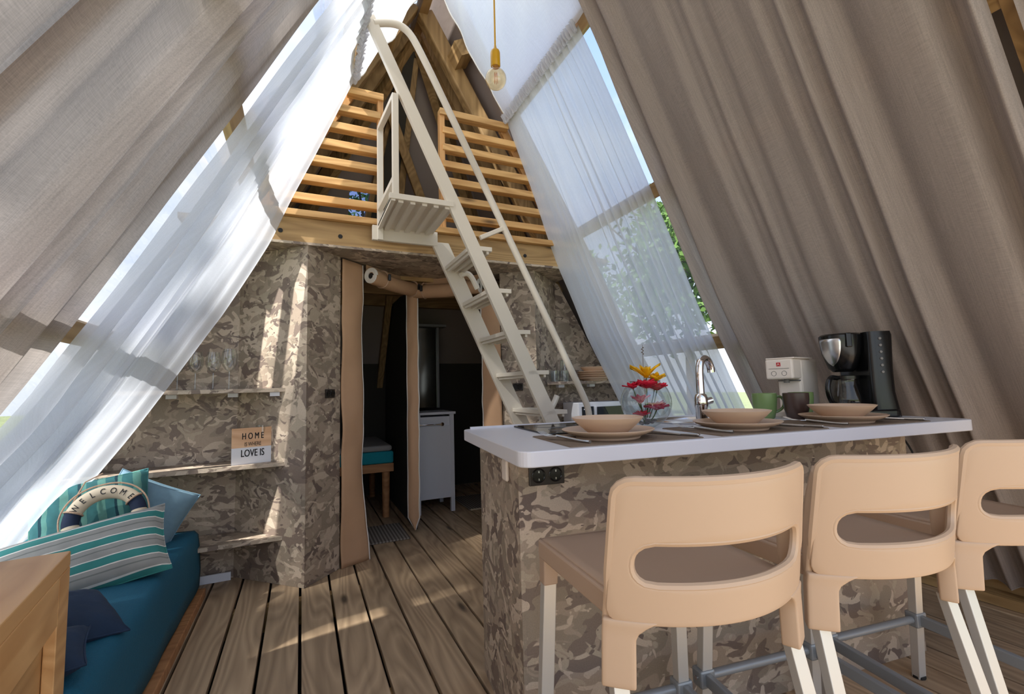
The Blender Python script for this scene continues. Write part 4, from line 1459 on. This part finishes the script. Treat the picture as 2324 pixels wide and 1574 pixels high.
# ------------------------------------------------------------------ bar stools
def make_stool(label):
    t = thing('bar_stool', label, 'bar stool', (0, 0, 0), group='bar stools along the worktop')

    def bend(x, z, extra=0.0):
        lean = -0.035 * max(0.0, (z - 0.62) / 0.27)
        return Vector((x, 0.03 - 0.085 * (1 - (x / 0.225) ** 2) + lean + extra, z))
    # outline of the shell seen from behind (x, z) and of the slot
    def ray_poly(ox, oz, dx, dz, poly):
        best = None
        n = len(poly)
        for i in range(n):
            (x0, z0), (x1, z1) = poly[i], poly[(i + 1) % n]
            ex, ez = x1 - x0, z1 - z0
            den = dx * ez - dz * ex
            if abs(den) < 1e-12:
                continue
            tt = ((x0 - ox) * ez - (z0 - oz) * ex) / den
            uu = ((x0 - ox) * dz - (z0 - oz) * dx) / den
            if tt > 0 and -1e-6 <= uu <= 1 + 1e-6:
                if best is None or tt < best:
                    best = tt
        return best
    def rr2(x0, z0, x1, z1, r, n=5):
        return rrect(x0, z0, x1, z1, r, n)
    outer = [(x * (1 + 0.05 * (0.89 - z) / 0.27), z) for x, z in rr2(-0.212, 0.636, 0.212, 0.888, 0.026)]
    inner = rr2(-0.188, 0.702, 0.188, 0.783, 0.036)
    N, RG = 112, 7
    ctr = (0.0, 0.742)
    # directions spread by walking the outer outline evenly
    per = []
    tot = 0
    for i in range(len(outer)):
        a, b = outer[i], outer[(i + 1) % len(outer)]
        per.append((tot, a, b))
        tot += sqrt((a[0] - b[0]) ** 2 + (a[1] - b[1]) ** 2)
    rows = []
    for k in range(N):
        sdist = tot * k / N
        for (s0, a, b) in reversed(per):
            if sdist >= s0 - 1e-9:
                L = sqrt((a[0] - b[0]) ** 2 + (a[1] - b[1]) ** 2)
                f = (sdist - s0) / L if L > 1e-9 else 0
                po = (a[0] + (b[0] - a[0]) * f, a[1] + (b[1] - a[1]) * f)
                break
        dx, dz = po[0] - ctr[0], po[1] - ctr[1]
        tt = ray_poly(ctr[0], ctr[1], dx, dz, inner)
        pi_ = (ctr[0] + dx * tt, ctr[1] + dz * tt)
        row = []
        for j in range(RG + 1):
            u = j / RG
            x, z = pi_[0] + (po[0] - pi_[0]) * u, pi_[1] + (po[1] - pi_[1]) * u
            row.append(bend(x, z))
        rows.append(row)
    gg = G()
    nr = RG + 1
    gg.add([p for r in rows for p in r], [(i * nr + j, i * nr + j + 1, ((i + 1) % N) * nr + j + 1, ((i + 1) % N) * nr + j) for i in range(N) for j in range(RG)])
    rows.append(rows[0])
    sh = gg.make('backrest', M['shell'], t, smooth=True, sharp=0, solid=0.016, bevel=0.004)
    # raised rims along the outer outline and the slot
    ro = [r[-1] for r in rows[:-1]]
    k0 = min(range(len(ro)), key=lambda k: (abs(ro[k].x), ro[k].z))
    ro = [p for p in ro[k0:] + ro[:k0] if p.z > 0.668]
    nr_ = len(ro)
    G().tube(ro, [0.0095 * min(1.0, 0.35 + min(k, nr_ - 1 - k) / 7) for k in range(nr_)], 8).make('rim', M['shell'], None, smooth=True).parent = sh
    for sx in (-1, 1):
        P = []
        for i in range(17):
            v = i / 16
            z = 0.868 - 0.236 * v
            xo = 0.212 * (1 + 0.05 * (0.89 - z) / 0.27)
            dep = 0.010 + 0.024 * sin(pi * min(1, 0.15 + v * 0.75))
            b0 = bend(sx * xo, z)
            P.append([b0 + Vector((-sx * 0.016 * j / 4, dep * j / 4, 0)) for j in range(5)])
        G().grid(P, flip=(sx > 0)).make('side_wing', M['shell'], t, smooth=True, sharp=0, solid=0.012)
    G().tube([r[0] for r in rows[:-1]], 0.0085, 8, closed=True).make('rim', M['shell'], None, smooth=True).parent = sh
    # seat
    st = [(-0.195, 0.0), (-0.10, -0.045), (0.10, -0.045), (0.195, 0.0), (0.205, 0.20), (0.20, 0.40), (0.17, 0.415), (-0.17, 0.415), (-0.20, 0.40), (-0.205, 0.20)]
    seat = G()
    P = []
    for i in range(15):
        v = i / 14
        half = 0.185 + 0.02 * v
        row = []
        for j in range(17):
            u = -1 + 2 * j / 16
            z = 0.664 - 0.016 * (1 - u * u) * sin(pi * min(1, v * 1.05)) - (0.010 * max(0, (v - 0.85) / 0.15) ** 2)
            yr = 0.038 - 0.085 * (1 - (u * half / 0.225) ** 2)
            row.append(Vector((u * half, yr + (0.415 - yr) * v, z)))
        P.append(row)
    seat.grid(P, flip=True)
    seat.make('seat', M['shellseat'], t, smooth=True, sharp=0, solid=0.012)
    for sx in (-1, 1):
        G().bar((sx * 0.188, 0.035, 0.640), (sx * 0.205, 0.405, 0.640), 0.016, 0.045).make('seat_apron', M['shellseat'], t, bevel=0.004)
    G().bar((-0.2, 0.408, 0.642), (0.2, 0.408, 0.642), 0.016, 0.040).make('seat_apron', M['shellseat'], t, bevel=0.004)
    # plastic sleeves and metal legs
    def taper(p0, p1, w0, d0, w1, d1, name, mat, bevel=0.003):
        p0, p1 = Vector(p0), Vector(p1)
        gg = G()
        vs = []
        for p, w_, d_ in ((p0, w0, d0), (p1, w1, d1)):
            for a, b in ((-1, -1), (1, -1), (1, 1), (-1, 1)):
                vs.append(p + Vector((a * w_ / 2, b * d_ / 2, 0)))
        gg.add(vs, [(0, 1, 2, 3), (7, 6, 5, 4), (0, 4, 5, 1), (1, 5, 6, 2), (2, 6, 7, 3), (3, 7, 4, 0)])
        return gg.make(name, mat, t, bevel=bevel)
    for sx in (-1, 1):
        y0 = 0.012
        # flared sleeve growing out of the shell
        P = []
        for i in range(11):
            v = i / 10
            z = 0.644 - 0.120 * v
            xo = 0.2215 + 0.004 * v
            xi = 0.172 + 0.004 * v - 0.035 * max(0.0, 1 - v * 3.2) ** 2
            P.append([bend(sx * (xi + (xo - xi) * j / 6), z, 0.0085) for j in range(7)])
        G().grid(P, flip=(sx < 0)).make('leg_sleeve', M['shell'], t, smooth=True, sharp=0, solid=0.034, bevel=0.004)
        taper((sx * 0.200, y0 + 0.016, 0.534), (sx * 0.222, y0 - 0.105, 0.0), 0.031, 0.022, 0.036, 0.026, 'leg', M['alu'], 0.002)
        taper((sx * 0.190, 0.388, 0.655), (sx * 0.192, 0.392, 0.555), 0.040, 0.038, 0.038, 0.036, 'leg_sleeve', M['shellseat'], 0.004)
        taper((sx * 0.192, 0.392, 0.56), (sx * 0.212, 0.43, 0.0), 0.034, 0.028, 0.034, 0.026, 'leg', M['alu'], 0.002)
    # foot rail
    zf = 0.205
    fx, fy = 0.206, 0.418
    G().tube([(-fx + 0.02, fy, zf), (fx - 0.02, fy, zf)], 0.0125, 14).make('foot_rail', M['greybar'], t, smooth=True)
    for sx in (-1, 1):
        G().box((sx * fx, fy, zf), (0.05, 0.042, 0.05)).make('rail_clamp', M['greybar'], t, bevel=0.006)
        G().tube([(sx * (fx + 0.0245), fy, zf), (sx * (fx + 0.0275), fy, zf)], 0.006, 10).make('bolt', M['chrome'], t, smooth=True)
        G().bar((sx * fx, fy - 0.015, zf), (sx * 0.217, -0.058, zf - 0.01), 0.018, 0.036).make('side_rail', M['greybar'], t, bevel=0.004)
        G().tube([(sx * 0.222, -0.093, 0.0), (sx * 0.222, -0.093, 0.008)], 0.021, 10).make('foot_cap', M['blackmat'], t)
        G().tube([(sx * 0.212, 0.43, 0.0), (sx * 0.212, 0.43, 0.008)], 0.02, 10).make('foot_cap', M['blackmat'], t)
    return t


SL = ['beige plastic bar stool with aluminium legs in front of the double socket',
      'beige plastic bar stool with aluminium legs between the other two stools',
      'beige plastic bar stool with aluminium legs at the curtain end of the worktop']
s0 = make_stool(SL[0])
SR = radians(-7.8)
for i in range(3):
    o = s0 if i == 0 else copy_tree(s0)
    o['label'] = SL[i]
    o.location = (0.722 + 0.505 * i * cos(radians(-5.4)), 0.672 + 0.505 * i * sin(radians(-5.4)), 0)
    o.rotation_euler = (0, 0, SR)

# ------------------------------------------------------------------ left shelves: glasses and sign
def wine_glass(label, x, y, z, sc=1.0):
    t = thing('wine_glass', label, 'wine glass', (x, y, z), group='wine glasses on the upper shelf')
    G().lathe([(0.034 * sc, 0.0), (0.033 * sc, 0.002), (0.006, 0.005), (0.004, 0.010)], 28, cap1=False).make('foot', M['glass'], t, smooth=True)
    G().lathe([(0.004, 0.010), (0.0035, 0.05), (0.004, 0.095 * sc)], 10, cap0=False, cap1=False).make('stem', M['glass'], t, smooth=True)
    G().lathe([(0.004, 0.095 * sc), (0.022, 0.107 * sc), (0.036 * sc, 0.135 * sc), (0.039 * sc, 0.16 * sc), (0.035 * sc, 0.19 * sc), (0.030 * sc, 0.215 * sc)], 32, cap0=False, cap1=False).make('bowl', M['glass'], t, smooth=True)
    return t


wine_glass('largest clear wine glass at the corner end of the upper shelf', -0.379, 3.07, SZ1, 1.08)
wine_glass('clear wine glass standing between two others on the upper shelf', -0.460, 3.09, SZ1)
wine_glass('clear wine glass beside the sheer curtain on the upper shelf', -0.545, 3.09, SZ1)
wine_glass('clear wine glass half hidden by the sheer curtain on the upper shelf', -0.63, 3.10, SZ1)

sg = thing('wooden_sign', 'square wooden sign reading HOME IS WHERE LOVE IS on the middle shelf', 'sign', (-0.250, 3.015, SZ2), radians(14))
sw_, sh_ = 0.205, 0.200
G().box((0, 0, sh_ * 0.73), (sw_, 0.018, sh_ * 0.54)).make('upper_board', M['signwood'], sg, bevel=0.001)
G().box((0, 0, sh_ * 0.23), (sw_, 0.018, sh_ * 0.46)).make('lower_board', M['white'], sg, bevel=0.001)
R_ = Matrix.Rotation(radians(90), 3, 'X')
for s_, size, sx, z, sp in (('HOME', 0.050, 0.60, 0.138, 1.55), ('IS WHERE', 0.031, 0.62, 0.100, 1.0), ('LOVE IS', 0.056, 0.62, 0.042, 1.0)):
    vs, fs = text_verts(s_, size, sx, sp, depth=0.0006)
    # lettering has a heavier stroke: add an offset copy
    gg = G()
    for dx in ((-0.0007, 0.0007) if size > 0.04 else (0.0,)):
        gg.add([R_ @ v + Vector((dx, -0.0098, z)) for v in vs], fs)
    gg.make('lettering', M['ink'], sg)
t = thing('tumbler', 'clear glass tumbler behind the wooden sign', 'glass', (-0.205, 3.05, SZ2))
G().lathe([(0.028, 0.002), (0.034, 0.21)], 24, cap1=False).make('wall', M['glass'], t, smooth=True)
G().lathe([(0.028, 0.0), (0.028, 0.01)], 24).make('base', M['glass'], t, smooth=True)

# right shelves: plates, tumblers, microwave
for k in range(4):
    t = thing('stacked_plate', ['bottom plate', 'second plate', 'third plate', 'top plate'][k] + ' of the sand coloured stack on the upper shelf', 'plate', (2.105, 3.03, SZ1 + 0.016 * k), group='stacked plates on the shelf')
    G().lathe(pl_prof, 40, cap0=False, cap1=False).make('dish', M['ceramic'], t, smooth=True)
    G().lathe([(0.088, 0.0), (0.088, 0.002), (0.094, 0.002), (0.094, 0.0)], 32, cap0=False, cap1=False).make('foot_ring', M['ceramic_d'], t, smooth=True)
t = thing('stacked_bowl', 'sand coloured bowl on top of the stacked plates', 'bowl', (2.10, 3.03, SZ1 + 0.058), group=None)
G().lathe(bo_prof, 40, cap0=False, cap1=False).make('dish', M['ceramic'], t, smooth=True)
G().lathe([(0.046, 0.0), (0.046, 0.002), (0.052, 0.002), (0.052, 0.0)], 32, cap0=False, cap1=False).make('foot_ring', M['ceramic_d'], t, smooth=True)
for k, (tx, ty) in enumerate(((1.755, 3.045), (1.83, 3.03), (1.80, 3.115), (1.885, 3.10))):
    t = thing('tumbler', ['ribbed clear tumbler at the open end of the upper shelf', 'ribbed clear tumbler with a glass stacked above it', 'ribbed clear tumbler against the camouflage panel', 'ribbed clear tumbler beside the stacked plates'][k], 'glass', (tx, ty, SZ1), group='tumblers on the shelf')
    gg = G()
    gg.lathe([(0.030, 0.002), (0.034, 0.03), (0.036, 0.085)], 24, cap1=False)
    gg.make('wall', M['glass'], t, smooth=True)
    G().lathe([(0.029, 0.0), (0.029, 0.008)], 24).make('base', M['glass'], t, smooth=True)
t = thing('tumbler', 'clear tumbler stacked upside down on another tumbler', 'glass', (1.83, 3.03, SZ1 + 0.086), group='tumblers on the shelf')
G().lathe([(0.036, 0.0), (0.030, 0.075)], 24, cap0=False).make('wall', M['glass'], t, smooth=True)
G().lathe([(0.029, 0.070), (0.029, 0.078)], 24).make('base', M['glass'], t, smooth=True)

mw = thing('microwave', 'white microwave oven with dark glass door behind the ladder', 'microwave', (2.12, 3.08, SZ2))
G().box((0, 0.0, 0.13), (0.44, 0.22, 0.25)).make('body', M['white'], mw, bevel=0.006)
G().box((0.0, -0.115, 0.13), (0.44, 0.012, 0.25)).make('front_frame', M['white'], mw, bevel=0.004)
G().box((-0.140, -0.1225, 0.13), (0.105, 0.004, 0.19)).make('control_panel', M['ovenglass'], mw)
G().box((-0.150, -0.125, 0.205), (0.055, 0.002, 0.008)).make('logo_strip', M['white'], mw)
G().box((0.07, -0.1225, 0.13), (0.25, 0.004, 0.18)).make('door_glass', M['ovenglass'], mw)
G().box((-0.076, -0.128, 0.13), (0.016, 0.012, 0.19)).make('door_handle', M['white'], mw, bevel=0.003)

# ------------------------------------------------------------------ sofa corner
sf = thing('sofa', 'low teal covered daybed along the left tent wall', 'sofa', (-0.8, 2.2, 0))
G().box((-0.80, 2.26, 0.205), (0.60, 1.46, 0.27)).make('seat_base', M['teal'], sf, world=True, bevel=0.02, seg=3)
G().box((-0.80, 2.26, 0.03), (0.54, 1.40, 0.06)).make('plinth', M['blackmat'], sf, world=True)
G().box((-0.472, 2.27, 0.022), (0.04, 1.46, 0.044)).make('base_board', M['bedwood'], sf, world=True, bevel=0.004)
# loose fitted cover draped over the base
P = []
prof = [(-0.496, 0.06), (-0.490, 0.15), (-0.488, 0.27), (-0.494, 0.325), (-0.515, 0.343), (-0.58, 0.347), (-0.80, 0.348), (-1.10, 0.345)]
for i in range(41):
    y = 1.54 + 1.46 * i / 40
    row = []
    for j, (x, z) in enumerate(prof):
        nn = noise.noise((y * 4, j * 0.6, 1.0))
        row.append(Vector((x + 0.010 * nn + (0.012 if j < 2 else 0), y, z + 0.004 * nn)))
    P.append(row)
G().grid(P).make('fitted_cover', M['teal'], sf, world=True, smooth=True, sharp=0, solid=0.006)
tr_ = thing('throw', 'bright teal folded throw at the back of the daybed', 'throw', (-0.98, 2.55, 0.352))
P = []
for i in range(13):
    row = []
    for j in range(9):
        u, v = i / 12, j / 8
        row.append(Vector((-0.09 + 0.20 * u, -0.30 + 0.55 * v, 0.055 + 0.05 * (1 - u) + 0.01 * noise.noise((u * 5, v * 4, 2)) - 0.05 * (max(0, u - 0.8) / 0.2))))
    P.append(row)
G().grid(P).make('top_fold', M['tealthrow'], tr_, smooth=True, sharp=0, solid=0.012)
G().box((0.0, -0.03, 0.028), (0.16, 0.52, 0.05)).make('lower_fold', M['tealthrow'], tr_, bevel=0.02)


def pillow(name, label, w_, h_, th, mat, loc, rot, group=None, pinch=0.10):
    t = thing(name, label, 'cushion', loc, 0, group)
    t.rotation_euler = rot
    n = 22
    gg = G()
    for sgn in (-1, 1):
        P = []
        for i in range(n + 1):
            row = []
            for j in range(n + 1):
                u, v = -1 + 2 * i / n, -1 + 2 * j / n
                eu, ev = (1 - u ** 4), (1 - v ** 4)
                d = th / 2 * (max(0, eu * ev) ** 0.55)
                d *= 1 + 0.08 * noise.noise((u * 2, v * 2, w_ * 9))
                x = u * w_ / 2 * (1 - pinch * (1 - abs(v)) * 0 - pinch * (1 - v * v) * abs(u) ** 3 * 0.6)
                z = v * h_ / 2 * (1 - pinch * (1 - u * u) * abs(v) ** 3 * 0.6)
                wr_ = 0.006 * noise.noise((u * 6 + 3, v * 6, sgn * 2))
                row.append(Vector((x, sgn * d + wr_ * (eu * ev), z)))
            P.append(row)
        gg.grid(P, flip=(sgn < 0))
    gg.make('cover', mat, t, smooth=True, sharp=0)
    edge = []
    for k in range(80):
        a = k / 80 * 4
        s_ = int(a)
        f = a - s_
        u, v = [(-1 + 2 * f, -1), (1, -1 + 2 * f), (1 - 2 * f, 1), (-1, 1 - 2 * f)][s_]
        edge.append((u * w_ / 2 * (1 - pinch * (1 - v * v) * 0.6 * abs(u) ** 3), 0, v * h_ / 2 * (1 - pinch * (1 - u * u) * 0.6 * abs(v) ** 3)))
    G().tube(edge, 0.0035, 5, closed=True).make('seam', mat, t, smooth=True)
    return t


wp = pillow('cushion', 'green and navy striped cushion leaning behind the welcome ring', 0.42, 0.36, 0.13, M['welcome_pillow'], (-0.855, 2.73, 0.525), (radians(-24), radians(-6), radians(12)))
pillow('cushion', 'aqua and grey horizontally striped cushion lying in front', 0.56, 0.30, 0.14, M['stripe_pillow'], (-0.775, 2.37, 0.435), (radians(-42), radians(-10), radians(10)))
pillow('cushion', 'plain pale blue cushion half hidden behind the striped ones', 0.36, 0.34, 0.11, M['paleblue'], (-0.705, 2.84, 0.485), (radians(-14), radians(28), radians(6)))
pillow('denim_cushion', 'crumpled navy denim cushion on the daybed beside the pine chest', 0.30, 0.24, 0.10, M['denim'], (-0.66, 1.86, 0.405), (radians(-72), radians(10), radians(40)))
pillow('denim_cushion', 'flat navy denim cushion under the pine chest end of the daybed', 0.26, 0.18, 0.08, M['denim'], (-0.64, 1.63, 0.395), (radians(-80), radians(-4), radians(15)))

# welcome ring
rw = thing('welcome_ring', 'navy and cream lifebuoy ornament lettered WELCOME against the cushion', 'ornament', (-0.770, 2.612, 0.54))
rw.rotation_euler = (radians(-24), radians(-9), radians(12))
RO, RT_ = 0.114, 0.029
segs = [(28, 152, 'ecru'), (152, 180, 'navy'), (180, 215, 'ecru'), (215, 250, 'navy'), (250, 290, 'ecru'), (290, 325, 'navy'), (325, 360, 'ecru'), (0, 28, 'navy')]
for a0, a1, mt in segs:
    nseg = max(3, int((a1 - a0) / 5))
    pts = [(RO * cos(radians(a0 + (a1 - a0) * i / nseg)), 0, RO * sin(radians(a0 + (a1 - a0) * i / nseg))) for i in range(nseg + 1)]
    G().tube(pts, RT_, 14).make('ring_segment', M[mt], rw, smooth=True)
for a0 in (28, 152, 250, 325):
    a = radians(a0)
    c_ = Vector((RO * cos(a), 0, RO * sin(a)))
    rd = Vector((cos(a), 0, sin(a)))
    G().tube([c_ + rd * cos(b) * (RT_ + 0.003) + Vector((0, 1, 0)) * sin(b) * (RT_ + 0.003) for b in [2 * pi * k / 20 for k in range(20)]], 0.004, 6, closed=True).make('rope_loop', M['rope'], rw, smooth=True)
rp2 = []
for k in range(73):
    a = radians(-20 + 5 * k * 0.82)
    rr = RO + RT_ + 0.006 + 0.006 * abs(sin(a * 2))
    rp2.append((rr * cos(a), -0.006, rr * sin(a)))
G().tube(rp2, 0.0035, 6).make('rope', M['rope'], rw, smooth=True)
G().tube([(-0.115, -0.01, 0.07), (-0.06, 0.03, 0.19), (0.0, 0.05, 0.22)], 0.003, 6).make('rope', M['rope'], rw, smooth=True)
lt = G()
word = 'WELCOME'
R_ = Matrix.Rotation(radians(90), 3, 'X')
for i, ch in enumerate(word):
    a = radians(144 - i * 18.4)
    vs, fs = text_verts(ch, 0.036, 0.80, depth=0.0008)
    rot = Matrix.Rotation(-(a - pi / 2), 3, 'Y')
    cpos = Vector((RO * 0.985 * cos(a), -RT_ - 0.0008, RO * 0.985 * sin(a)))
    lt.add([cpos + rot @ (R_ @ (v - Vector((0, 0.0125, 0)))) for v in vs], fs)
lt.make('lettering', M['ink'], rw)

# pine chest in the near corner
ch = thing('pine_chest', 'pale pine chest with framed side panel in front of the daybed', 'chest', (-0.677, 1.041, 0), radians(8))
G().box((-0.008, 0, 0.335), (0.43, 0.88, 0.63)).make('carcass', M['pine'], ch)
G().box((0.0, 0, 0.672), (0.46, 0.90, 0.036)).make('lid', M['pine'], ch, bevel=0.003)
for yy in (-0.405, 0.405):
    G().box((0.219, yy, 0.327), (0.022, 0.09, 0.653)).make('stile', M['pine'], ch, bevel=0.002)
for zz in (0.06, 0.60):
    G().box((0.219, 0, zz), (0.022, 0.72, 0.107)).make('rail', M['pine'], ch, bevel=0.002)

# ------------------------------------------------------------------ outdoors: trees
def tree(label, x, y, h, rad, n, seed, zc=None, leaf=0.16, group=None, crown_sq=0.8):
    t = thing('tree', label, 'tree', (x, y, -0.35), group=group)
    rn = random.Random(seed)
    zc = zc or h * 0.66
    G().tube([(0, 0, 0), (0.1, 0.05, h * 0.35), (0.0, 0.0, h * 0.8)], [0.16, 0.12, 0.05], 10).make('trunk', M['bark'], t, smooth=True)
    for k in range(5):
        a = k * 1.3 + rn.uniform(0, 0.5)
        G().tube([(0.03, 0, h * (0.35 + 0.07 * k)), (rad * 0.5 * cos(a), rad * 0.5 * sin(a), h * (0.52 + 0.06 * k)), (rad * 0.8 * cos(a), rad * 0.8 * sin(a), h * (0.62 + 0.06 * k))], [0.06, 0.04, 0.015], 6).make('branch', M['bark'], t, smooth=True)
    cl = [(Vector((rn.gauss(0, 1), rn.gauss(0, 1), rn.gauss(0, 1))).normalized() * rn.uniform(0.35, 1.0)) for _ in range(26)]
    vs, fs = [], []
    for k in range(n):
        c = rn.choice(cl)
        p = Vector((c.x * rad, c.y * rad, zc + c.z * rad * crown_sq)) + Vector((rn.gauss(0, 1), rn.gauss(0, 1), rn.gauss(0, 0.8))) * rad * 0.16
        d1 = Vector((rn.gauss(0, 1), rn.gauss(0, 1), rn.gauss(0, 1))).normalized()
        d2 = d1.cross(Vector((rn.gauss(0, 1), rn.gauss(0, 1), rn.gauss(0, 1)))).normalized()
        L = leaf * rn.uniform(0.6, 1.3)
        o = len(vs)
        vs += [p - d1 * L * 0.5, p + d2 * L * 0.28, p + d1 * L * 0.5, p - d2 * L * 0.28]
        fs.append((o, o + 1, o + 2, o + 3))
    gg = G()
    gg.add(vs, fs)
    gg.make('foliage', M['leaf'], t, kind='stuff')
    return t


_sx = -0.4 + SUNV.x * 9
_sy = 1.72 + SUNV.y * 9
tree('leafy tree outside shading the left curtains', _sx, _sy, 9.6, 1.02, 950, 3, zc=2.08 + SUNV.z * 9, leaf=0.26, crown_sq=1.3)
TG = 'trees outside behind the sheer curtain'
TL = ['bushy green tree outside nearest the gap between the curtains', 'tall green tree outside behind the middle of the sheer curtain', 'green tree outside beside the loft end of the sheer curtain']
for i, (tx, ty, h, r) in enumerate(((10.0, 4.0, 7.0, 2.7), (10.5, 10.2, 8.5, 2.9), (9.5, 17.0, 8.0, 2.9))):
    tree(TL[i], tx, ty, h, r, 6000, 31 + i, leaf=0.3, group=TG, zc=h * 0.6, crown_sq=0.8)
tree('sparse tree outside behind the small loft window', 2.0, 15.5, 10.5, 1.9, 900, 77, zc=7.4, leaf=0.22, crown_sq=1.1)
# pale terrace added out of view to bounce sunlight in through the open front
tc_ = struct('bounce_terrace')
for i in range(12):
    for j in range(5):
        G().box((-4.2 + 0.9 * i, -2.2 - 0.9 * j, -0.18), (0.88, 0.88, 0.05)).make('slab', M['bounce_stone'], tc_)
